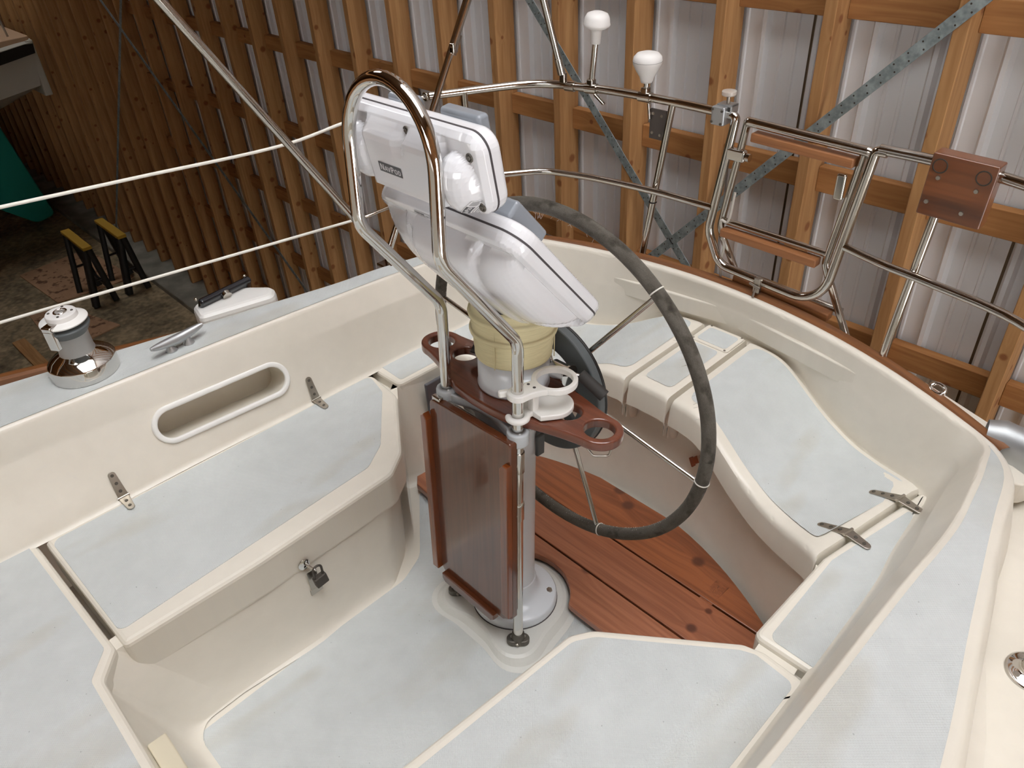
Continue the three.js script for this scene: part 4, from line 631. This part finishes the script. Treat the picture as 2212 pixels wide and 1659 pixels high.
{
  const pocket = (x, y, px, py, dx, dy, w, L, d) => { const u = (x - px) * dx + (y - py) * dy, v = -(x - px) * dy + (y - py) * dx, f = 1 - Math.max(0, Math.min(1, u / L)); return u < -0.012 ? 0 : d * f * Math.exp(-(v * v) / (w * w)) * sstep(-0.014, 0.002, u); };
  // upper pod
  const smax = (a, b, k) => { const h = Math.max(0, Math.min(1, 0.5 + 0.5 * (a - b) / k)); return b + (a - b) * h + k * h * (1 - h); };
  const hw1 = 0.19, hh1 = 0.072, rc1 = 0.034, ins1 = podIns(hw1, hh1, rc1);
  const f1 = (x, y, ins, D) => {
    const ei = Math.max(0, Math.min(1, ins / 0.012)), edge = 0.020 * Math.sqrt(ei * (2 - ei)), ax = Math.abs(x);
    const mid = (1 - sstep(0.092, 0.112, ax)) * sstep(0.066, 0.034, y) * sstep(-0.0715, -0.058, y) * 0.030;
    const e = Math.hypot((ax - 0.134) / 0.042, (y + 0.014) / 0.054), bulb = (e < 1 ? Math.sqrt(1 - e * e) : 0) * 0.040;
    return edge + smax(mid, bulb, 0.006) - 0.0015 - pocket(x, y, 0.012, 0.046, -0.3, -0.95, 0.007, 0.035, 0.016);
  };
  makePod('instrument_pod', 'small white upper instrument pod with nameplate inside the guard hoop', [0, 1.341, 0.121], 0.21, hw1, hh1, rc1, 0.058, 0.03, f1, { ins: ins1, screws: [[0.012, 0.052], [0.164, 0.036], [0.172, -0.05]], labels: [[-0.03, -0.018, 0.066, 0.0185, plateMat, 0.0], [0.160, -0.050, 0.04, 0.0165, stickerMat, 0.75]], covers: [[0.045, 0.145, -0.055, 0.079, 0.022], [-0.10, -0.02, -0.055, 0.079, 0.02]] });
  // lower pod: tilted back, leaning on the bend of the guard
  const hw2 = 0.205, hh2 = 0.176, rc2 = 0.05, ins2 = podIns(hw2, hh2, rc2);
  const f2 = (x, y, ins, D) => {
    const ei = Math.max(0, Math.min(1, ins / 0.013)), edge = 0.026 * Math.sqrt(ei * (2 - ei)), ax = Math.abs(x), q = (t, p) => Math.pow(Math.max(0, 1 - Math.pow(Math.min(1, Math.abs(t)), p)), 0.5);
    const mid = 0.070 * q(ax / 0.106, 10) * q((y + 0.004) / 0.155, 5);
    const bulb = 0.064 * q((ax - 0.085) / 0.102, 2.3) * q((y + 0.012) / 0.148, 3.2);
    return edge + smax(mid, bulb, 0.008) - 0.002 - pocket(x, y, 0.176, -0.135, -0.72, 0.69, 0.010, 0.07, 0.034) - pocket(-x, y, 0.085, 0.135, -0.1, -0.99, 0.010, 0.075, 0.03);
  };
  // joint plane centre: 0.118 m off the sloping legs
  const td = [0.7666, 0.6421], nn = [0.6421, -0.7666], u = 0.095, off = 0.118;
  makePod('instrument_pod', 'large white lower instrument pod tilted back above the compass', [0, 0.956 + td[0] * u + nn[0] * off, -0.01 + td[1] * u + nn[1] * off], 0.755, hw2, hh2, rc2, 0.10, 0.028, f2, { ins: ins2, screws: [], labels: [[-0.045, 0.1605, 0.046, 0.0165, stickerMat, 0.0]], covers: [[0.03, 0.16, 0.06, 0.172, 0.034]] });
}

// ---------------------------------------------------------------- stern rail, ladder and what is clamped to them
{
  const RT = 0.0135;
  const pu = thing('stern_rail', 'polished stainless stern rail with two horizontal tubes round the transom', 'rail', [0, 0.5, -1.18]);
  const topL = curve([[-1.04, 1.08, -0.797], [-0.936, 1.08, -0.984], [-0.86, 1.08, -1.095], [-0.79, 1.08, -1.14], [-0.70, 1.08, -1.163], [-0.565, 1.08, -1.193], [-0.334, 1.08, -1.206], [-0.19, 1.08, -1.203]], 60);
  part(pu, 'top_tube', sweep([...topL, ...fillet([[-0.19, 1.08, -1.203], [-0.115, 1.079, -1.198, 0.012], [-0.155, 0.72, -1.175, 0.09], [-0.10, 0.617, -1.17, 0.06], [0.255, 0.60, -1.165, 0.10], [0.31, 1.075, -1.178, 0.012], [0.34, 1.075, -1.178]], 0.05).slice(1)], RT, 16), M.steel);
  part(pu, 'top_tube', sweep(curve([[0.318, 1.08, -1.179], [0.443, 1.08, -1.18], [0.629, 1.08, -1.16], [0.8, 1.08, -1.09], [0.95, 1.08, -0.93], [1.1, 1.08, -0.6]], 40), RT, 16), M.steel);
  part(pu, 'middle_tube', sweep(curve([[-0.95, 0.80, -0.86], [-0.86, 0.80, -0.972], [-0.78, 0.80, -1.065], [-0.68, 0.80, -1.105], [-0.566, 0.80, -1.133], [-0.37, 0.80, -1.160], [-0.15, 0.797, -1.175]], 40), 0.0112, 14), M.steel);
  part(pu, 'middle_tube', sweep(curve([[0.283, 0.80, -1.17], [0.41, 0.80, -1.135], [0.53, 0.80, -1.115], [0.78, 0.80, -1.05], [1.0, 0.80, -0.85]], 30), 0.0112, 14), M.steel);
  for (const [a, b] of [[[-0.415, 0.50, -1.17], [-0.345, 1.08, -1.205]], [[0.478, 0.48, -1.10], [0.50, 1.08, -1.175]], [[-1.0, 0.50, -0.92], [-0.98, 1.08, -0.9]], [[1.0, 0.45, -0.86], [1.02, 1.08, -0.78]]]) part(pu, 'stanchion', [rod(a, b, 0.0115, 16), rod(a, [a[0], a[1] + 0.012, a[2]], 0.024, 20)], M.steel);
  part(pu, 'eye', [new THREE.TorusGeometry(0.011, 0.004, 10, 20).translate(-1.045, 1.08, -0.785), rod([-1.045, 1.08, -0.775], [-1.06, 1.078, -0.74], 0.006, 10)], M.steel);
  part(pu, 'zip_tie', [new THREE.TorusGeometry(0.0125, 0.0018, 6, 18).rotateX(Math.PI / 2).translate(-0.385, 0.75, -1.185)], M.black);

  const life = (name, label, pts, r) => { const t = thing(name, label, 'lifeline', pts[0], { group: 'starboard lifelines' }); part(t, 'coated_wire', sweep(curve(pts, 60), r, 10), M.rope); return t; };
  const l1 = life('lifeline', 'upper white coated lifeline running along the starboard side', [[-1.06, 1.078, -0.74], [-1.105, 1.056, -0.5], [-1.143, 1.032, -0.305], [-1.228, 1.038, 0.132], [-1.252, 1.059, 0.487], [-1.36, 1.09, 1.3]], 0.0052);
  const l2 = life('lifeline', 'lower white coated lifeline just above the starboard coaming', [[-1.03, 0.768, -0.42], [-1.172, 0.765, 0.25], [-1.244, 0.765, 0.611], [-1.36, 0.765, 1.3]], 0.0046);
  part(l2, 'swage', sweep(curve([[-1.03, 0.768, -0.42], [-1.01, 0.774, -0.45], [-0.99, 0.785, -0.6], [-0.96, 0.80, -0.85]], 20), 0.0055, 10), M.steel);

  // bimini legs on their deck mount
  const bi = thing('folded_bimini', 'folded stainless bimini legs rising from the starboard coaming', 'bimini', [-0.955, 0.612, -0.48]);
  part(bi, 'mount', [rbox(-0.985, -0.925, 0.604, 0.614, -0.52, -0.45, 0.003), rbox(-0.965, -0.945, 0.61, 0.65, -0.495, -0.47, 0.005)], M.steel);
  part(bi, 'leg', rod([-0.955, 0.645, -0.478], [-0.945, 1.80, 0.21], 0.0125, 18), M.steel);
  part(bi, 'leg', rod([-0.955, 0.645, -0.484], [-0.945, 1.55, -1.03], 0.0112, 16), M.steel);
  part(bi, 'leg', rod([-0.935, 1.235, -0.83], [-0.915, 1.58, -1.03], 0.0112, 16), M.steel);
  part(bi, 'jaw_slide', [rod([-0.952, 1.215, -0.838], [-0.948, 1.27, -0.868], 0.0155, 18), rbox(-0.944, -0.924, 1.222, 1.252, -0.846, -0.824, 0.004)], M.steel);
  const b2 = thing('bimini_strut', 'slanting stainless bimini strut hooked on the stern rail', 'strut', [-0.72, 1.08, -1.135]);
  part(b2, 'tube', rod([-0.735, 1.13, -1.12], [-0.80, 1.62, -1.02], 0.0112, 16), M.steel);
  part(b2, 'fork', [rod([-0.735, 1.125, -1.121], [-0.741, 1.175, -1.111], 0.0135, 16), rbox(-0.745, -0.722, 1.096, 1.13, -1.135, -1.118, 0.004)], M.steel);
  part(b2, 'clamp', rod([-0.745, 1.08, -1.152], [-0.712, 1.08, -1.160], 0.0175, 18), M.steel);

  // antennas on rail clamps
  const clamp = (t, a, b, fin) => { part(t, 'rail_clamp', [rod(a, b, 0.0172, 18), rbox(-0.012, 0.012, 0.008, 0.03, -0.012, 0.012, 0.004).translate((a[0] + b[0]) / 2, a[1], (a[2] + b[2]) / 2)], M.steel); part(t, 'lever', [rbox(-0.004, 0.004, -0.05, 0, -0.006, 0.006, 0.003).rotateZ(fin).translate(b[0] + 0.004, b[1] - 0.012, b[2] + 0.016)], M.steel); };
  const a1 = thing('mushroom_antenna', 'white mushroom antenna on a chrome post above the stern rail', 'antenna', [-0.65, 1.08, -1.18]);
  clamp(a1, [-0.672, 1.08, -1.17], [-0.632, 1.08, -1.179], 1.0);
  part(a1, 'post', rod([-0.652, 1.10, -1.176], [-0.64, 1.225, -1.18], 0.0098, 16), M.chrome);
  part(a1, 'dome', lathe([[0, 0], [0.0135, 0], [0.0145, 0.03], [0.0165, 0.04], [0.026, 0.044], [0.0345, 0.05], [0.036, 0.055], [0.0345, 0.06], [0.033, 0.072], [0.0275, 0.084], [0.015, 0.0895], [0, 0.091]], 48).scale(1.2, 1.05, 1.2).rotateZ(-0.09).translate(-0.641, 1.22, -1.18), M.antenna);
  const a2 = thing('gps_antenna', 'white pear-shaped GPS antenna on the stern rail', 'antenna', [-0.448, 1.08, -1.2]);
  clamp(a2, [-0.47, 1.08, -1.199], [-0.428, 1.08, -1.203], 0.15);
  part(a2, 'neck', [rod([-0.448, 1.098, -1.2], [-0.446, 1.128, -1.2], 0.008, 14)], M.chrome);
  part(a2, 'bulb', lathe([[0, 0], [0.014, 0], [0.0155, 0.006], [0.018, 0.015], [0.028, 0.033], [0.0345, 0.047], [0.0352, 0.056], [0.0335, 0.066], [0.026, 0.075], [0.015, 0.0785], [0, 0.08]], 48).scale(1.3, 1.15, 1.3).translate(-0.446, 1.125, -1.2), M.antenna);
  part(a2, 'parting_line', new THREE.TorusGeometry(0.0457, 0.0004, 6, 60).rotateX(Math.PI / 2).translate(-0.446, 1.188, -1.2), M.gasket);

  const pl = thing('mounting_plate', 'dark square plate with four screws bolted to the rail stanchion', 'plate', [-0.39, 0.99, -1.195]);
  part(pl, 'plate', rbox(-0.425, -0.362, 0.955, 1.05, -1.205, -1.197, 0.002), M.plate);
  for (const [x, y] of [[-0.411, 1.036], [-0.378, 1.033], [-0.412, 0.975], [-0.381, 0.972]]) part(pl, 'screw', cyl(0.005, 0.0045, 0.003, 14).rotateX(Math.PI / 2).translate(x, y, -1.197), M.dullSteel);

  const kc = thing('rail_knob_clamp', 'grey alloy rail clamp with a clear thumb knob on top', 'clamp', [-0.16, 1.08, -1.2]);
  part(kc, 'block', rbox(-0.186, -0.142, 1.05, 1.104, -1.222, -1.172, 0.005), M.alloy);
  part(kc, 'bracket', [rbox(-0.178, -0.128, 1.103, 1.109, -1.225, -1.188, 0.002), rbox(-0.134, -0.128, 1.085, 1.109, -1.225, -1.188, 0.002)], M.alloy);
  part(kc, 'stem', rod([-0.152, 1.108, -1.205], [-0.152, 1.135, -1.205], 0.0055, 14), M.dullSteel);
  part(kc, 'knob', lathe([[0, 0], [0.020, 0], [0.0215, 0.003], [0.0215, 0.011], [0.020, 0.013], [0, 0.013]], 28).translate(-0.152, 1.132, -1.205), M.acrylic);
  for (const [x, y] of [[-0.181, 1.096], [-0.149, 1.094], [-0.181, 1.06], [-0.15, 1.057]]) part(kc, 'screw', cyl(0.004, 0.0036, 0.003, 12).rotateX(Math.PI / 2).translate(x, y, -1.172), M.tarnish);

  // folding ladder in the gate
  const la = thing('boarding_ladder', 'folded stainless boarding ladder with wooden treads in the rail gate', 'ladder', [0.08, 0.5, -1.2]);
  const Z0 = -1.195;
  part(la, 'top_tube', sweep(fillet([[-0.068, 1.07, Z0], [-0.066, 1.078, Z0 + 0.012, 0.01], [0.295, 1.066, Z0 + 0.012, 0.01], [0.297, 1.05, Z0]], 0.01), RT, 16), M.steel);
  part(la, 'side_tube', pipe([[-0.075, 1.075, Z0], [-0.125, 0.735, Z0, 0.05], [-0.112, 0.70, Z0, 0.04], [-0.045, 0.50, Z0 - 0.06]], 0.0112, 0.05), M.steel);
  part(la, 'side_tube', pipe([[0.275, 1.055, Z0], [0.232, 0.72, Z0, 0.05], [0.25, 0.68, Z0, 0.04], [0.325, 0.46, Z0 - 0.06]], 0.0112, 0.05), M.steel);
  part(la, 'cross_tube', rod([-0.12, 0.757, Z0], [0.235, 0.75, Z0], 0.0105, 14), M.steel);
  part(la, 'cross_tube', rod([-0.07, 0.585, Z0 - 0.03], [0.295, 0.565, Z0 - 0.04], 0.0105, 14), M.steel);
  const tread = (x0, x1, y0, y1, z) => part(la, 'tread', boxUV(rbox(0, Math.hypot(x1 - x0, y1 - y0), -0.026, 0.0, -0.018, 0.018, 0.004).rotateZ(Math.atan2(y1 - y0, x1 - x0)).translate(x0, y0, z), 'x'), M.tread);
  tread(-0.045, 0.262, 1.053, 1.043, Z0 + 0.01); tread(-0.108, 0.215, 0.74, 0.735, Z0 + 0.012); tread(-0.055, 0.275, 0.585, 0.565, Z0 - 0.01);
  part(la, 'latch', [rbox(-0.135, -0.065, 0.955, 0.99, Z0 - 0.006, Z0 + 0.016, 0.006), rod([-0.062, 0.972, Z0 + 0.006], [-0.05, 0.972, Z0 + 0.006], 0.012, 14)], M.steel);
  part(la, 'bottle_hook', [rbox(0.225, 0.252, 0.925, 0.998, Z0 + 0.018, Z0 + 0.03, 0.006)], M.steel);
  part(la, 'hinge_pin', [rbox(0.04, 0.062, 0.575, 0.625, -1.165, -1.15, 0.003), rod([0.03, 0.605, -1.146], [0.07, 0.60, -1.14], 0.004, 10), rod([0.05, 0.60, -1.15], [0.055, 0.57, -1.13], 0.004, 10)], M.dullSteel);
  part(la, 'lashing', sweep(curve([[-0.082, 0.86, Z0 + 0.01], [-0.096, 0.76, Z0 + 0.014], [-0.112, 0.765, Z0 + 0.02], [-0.11, 0.73, Z0 + 0.016], [-0.092, 0.68, Z0 + 0.02], [-0.105, 0.62, Z0 + 0.01], [-0.10, 0.54, Z0]], 50), 0.0042, 8), M.fleck);

  // wooden motor bracket
  const wb = thing('motor_bracket', 'varnished square wooden block clamped on the stern rail', 'bracket', [0.53, 1.03, -1.16]);
  part(wb, 'block', boxUV(rbox(-0.075, 0.075, -0.078, 0.078, -0.024, 0.024, 0.004), 'x').rotateZ(-0.03).translate(0.532, 1.034, -1.162), M.bracket);
  for (const [x, y] of [[0.482, 1.085], [0.582, 1.078]]) part(wb, 'ring_mark', new THREE.TorusGeometry(0.0165, 0.0016, 8, 32).translate(x, y, -1.1378), M.darkHole);
  for (const [x, y] of [[0.485, 1.057], [0.575, 1.045], [0.473, 0.994], [0.558, 0.985]]) part(wb, 'bolt', cyl(0.0055, 0.005, 0.004, 14).rotateX(Math.PI / 2).translate(x, y, -1.138), M.dullSteel);

  const ck = thing('stern_chock', 'polished cast stern chock at the port corner of the teak rail', 'chock', [0.86, 0.53, -0.97]);
  part(ck, 'casting', loft([[0.80, -0.955, 0.86], [0.835, -0.965, 1], [0.875, -0.96, 1], [0.915, -0.94, 0.95], [0.95, -0.91, 0.7]].map(([x, z, s]) => { const P = []; for (let k = 0; k <= 12; k++) { const a = -0.15 + k / 12 * (Math.PI + 0.3); P.push([x + Math.cos(a) * 0.012, 0.505 + Math.sin(a) * 0.065 * s, z - 0.03 + Math.cos(a) * 0.052 * s]); } return P; }), 0.8), M.alloy);
  const fl = thing('fairlead', 'small oval chrome fairlead set in the teak stern rail', 'fairlead', [0.655, 0.535, -1.05]);
  part(fl, 'ring', new THREE.TorusGeometry(0.014, 0.0045, 12, 28).scale(1.45, 1, 1).rotateX(-1.1).rotateY(-0.45).translate(0.652, 0.553, -1.052), M.chrome);

  // stanchion on the port side deck
  const sn = thing('stanchion', 'stainless stanchion with round screwed base on the port side deck', 'stanchion', [1.085, 0.42, -0.44]);
  part(sn, 'base', lathe([[0, 0.42], [0.047, 0.42], [0.047, 0.424], [0.042, 0.427], [0.026, 0.430], [0.021, 0.436], [0.019, 0.47], [0.0135, 0.472]], 40).translate(1.105, 0, -0.455), M.chrome);
  for (const a of [0.6, 2.2, 3.8, 5.3]) part(sn, 'screw', cyl(0.0065, 0.006, 0.002, 14).translate(1.105 + Math.cos(a) * 0.034, 0.428, -0.455 + Math.sin(a) * 0.034), M.dullSteel);
  part(sn, 'post', rod([1.105, 0.46, -0.455], [1.15, 1.08, -0.47], 0.0125, 20), M.dullSteel);
}

// ---------------------------------------------------------------- fittings on the starboard coaming and the locker
{
  const wn = thing('sheet_winch', 'chrome self-tailing sheet winch on the starboard coaming', 'winch', [-1.033, 0.64, 0.497]);
  const at = (g) => g.scale(1.08, 1.1, 1.08).translate(-1.033, 0.641, 0.497);
  part(wn, 'skirt', at(lathe([[0, 0], [0.080, 0], [0.081, 0.004], [0.0805, 0.036], [0.0785, 0.040], [0.066, 0.050], [0.052, 0.057], [0.045, 0.061], [0.042, 0.063]], 64)), M.chrome);
  part(wn, 'drum', at(lathe([[0.043, 0.060], [0.041, 0.07], [0.0405, 0.10], [0.042, 0.112], [0.045, 0.12]], 56)), M.spun);
  part(wn, 'lower_jaw', at(lathe([[0.041, 0.112], [0.049, 0.122], [0.054, 0.132], [0.0545, 0.136], [0.046, 0.138], [0.036, 0.142]], 56)), M.ringGrey);
  part(wn, 'upper_jaw', at(lathe([[0.036, 0.142], [0.052, 0.146], [0.0555, 0.149], [0.055, 0.152], [0.042, 0.157], [0.036, 0.158]], 56)), M.plastic);
  part(wn, 'cap', at(lathe([[0.037, 0.155], [0.036, 0.168], [0.034, 0.171], [0.016, 0.172], [0.015, 0.166], [0.012, 0.160], [0, 0.160]], 48)), M.antenna);
  part(wn, 'socket', at(new THREE.TorusGeometry(0.0142, 0.0025, 10, 30).rotateX(Math.PI / 2).translate(0, 0.172, 0)), M.chrome);
  for (let k = 0; k < 4; k++) part(wn, 'screw', at(cyl(0.0035, 0.003, 0.002, 12).translate(Math.cos(k * 1.57 + 0.5) * 0.0265, 0.171, Math.sin(k * 1.57 + 0.5) * 0.0265)), M.tarnish);
  part(wn, 'stripper_arm', at(merge([rbox(-0.014, 0.014, 0.096, 0.150, 0.046, 0.060, 0.004), rbox(-0.014, 0.014, 0.146, 0.160, 0.02, 0.06, 0.004)]).rotateY(0.55)), M.chrome);

  const cl = thing('mooring_cleat', 'polished alloy horn cleat aft of the winch', 'cleat', [-0.945, 0.64, 0.26]);
  const cA = [-0.937, 0.676, 0.345], cB = [-0.957, 0.676, 0.182];
  part(cl, 'horn', sweep(curve([cA, [-0.942, 0.672, 0.305], [-0.947, 0.670, 0.264], [-0.952, 0.672, 0.222], cB], 30), (t) => 0.0045 + 0.0095 * Math.sin(Math.PI * t) ** 0.6, 16), M.alloy);
  for (const z of [0.29, 0.238]) part(cl, 'foot', lathe([[0, 0.64], [0.017, 0.64], [0.016, 0.645], [0.009, 0.655], [0.008, 0.668], [0, 0.668]], 20).scale(1, 1, 1).translate(-0.947, 0, z), M.alloy);

  const bk = thing('deck_block', 'black footblock on a white moulded plinth outboard of the coaming', 'block', [-1.14, 0.6, 0.02]);
  part(bk, 'plinth', slab([[-1.10, 0.14, 0.02], [-1.045, -0.09, 0.03], [-1.10, -0.13, 0.04], [-1.20, -0.04, 0.05], [-1.20, 0.12, 0.03]], 0.44, 0.622, 0.02), M.plastic);
  part(bk, 'cheek', rbox(-0.012, 0.012, -0.024, 0.02, -0.095, 0.095, 0.009).rotateZ(-0.5).rotateY(0.12).translate(-1.165, 0.632, 0.015), M.blackGloss);
  part(bk, 'sheave', rod([-1.150, 0.638, 0.02], [-1.139, 0.632, 0.02], 0.015, 24), M.steel);
  for (const z of [0.115, -0.065]) part(bk, 'rivet', new THREE.SphereGeometry(0.006, 12, 8).translate(-1.163 - (z > 0 ? -0.012 : 0.012), 0.656, z), M.steel);

  // hasp and padlock on the locker front
  const pd = thing('padlock', 'small dark padlock hanging from the locker hasp', 'padlock', [-0.31, 0.22, 0.315]);
  const X0 = -0.306, Zp = 0.316;
  part(pd, 'body', rbox(-0.009, 0.009, -0.033, 0.0, -0.018, 0.018, 0.003).rotateX(0.12).translate(X0 + 0.018, 0.236, Zp), M.lock);
  part(pd, 'shackle', sweep(fillet([[X0 + 0.018, 0.234, Zp - 0.0125], [X0 + 0.018, 0.272, Zp - 0.013, 0.0125], [X0 + 0.018, 0.272, Zp + 0.012, 0.0125], [X0 + 0.018, 0.234, Zp + 0.0125]], 0.0125), 0.0032, 10), M.lock);
  const hp = thing('hasp', 'chrome hasp and staple behind the padlock', 'hasp', [-0.32, 0.26, 0.325]);
  part(hp, 'staple', [lathe([[0, 0], [0.017, 0], [0.016, 0.003], [0, 0.005]], 24).rotateZ(-Math.PI / 2).translate(-0.318, 0.272, 0.334), sweep(fillet([[-0.316, 0.276, 0.33], [X0 + 0.024, 0.268, 0.322, 0.004], [X0 + 0.02, 0.262, 0.322, 0.004], [-0.316, 0.266, 0.33]], 0.004), 0.0025, 8)], M.chrome);
  part(hp, 'strap', [rbox(-0.3115, -0.3095, 0.165, 0.245, 0.310, 0.338, 0.0008, 1).rotateZ(0), rbox(-0.312, -0.309, 0.158, 0.178, 0.306, 0.342, 0.001)], M.dullSteel);
  const bu = thing('strap_buckle', 'brown plastic strap buckle fixed on the helm seat front', 'buckle', [0.175, 0.25, -0.705]);
  const bq = new THREE.Quaternion().setFromEuler(new THREE.Euler(-0.25, -0.35, -0.75));
  part(bu, 'shell', merge([rbox(-0.011, 0.011, -0.014, 0.014, -0.004, 0.004, 0.003), rbox(-0.015, 0.015, -0.026, -0.016, -0.003, 0.003, 0.003), rbox(-0.014, -0.008, -0.022, -0.008, -0.003, 0.003, 0.002), rbox(0.008, 0.014, -0.022, -0.008, -0.003, 0.003, 0.002)]).applyQuaternion(bq).translate(0.18, 0.255, -0.695), M.buckle);
  part(bu, 'strap_end', rbox(-0.009, 0.009, 0.014, 0.045, -0.002, 0.002, 0.001).applyQuaternion(bq).translate(0.18, 0.255, -0.695), M.dullSteel);
}
renderer.render(scene, camera);
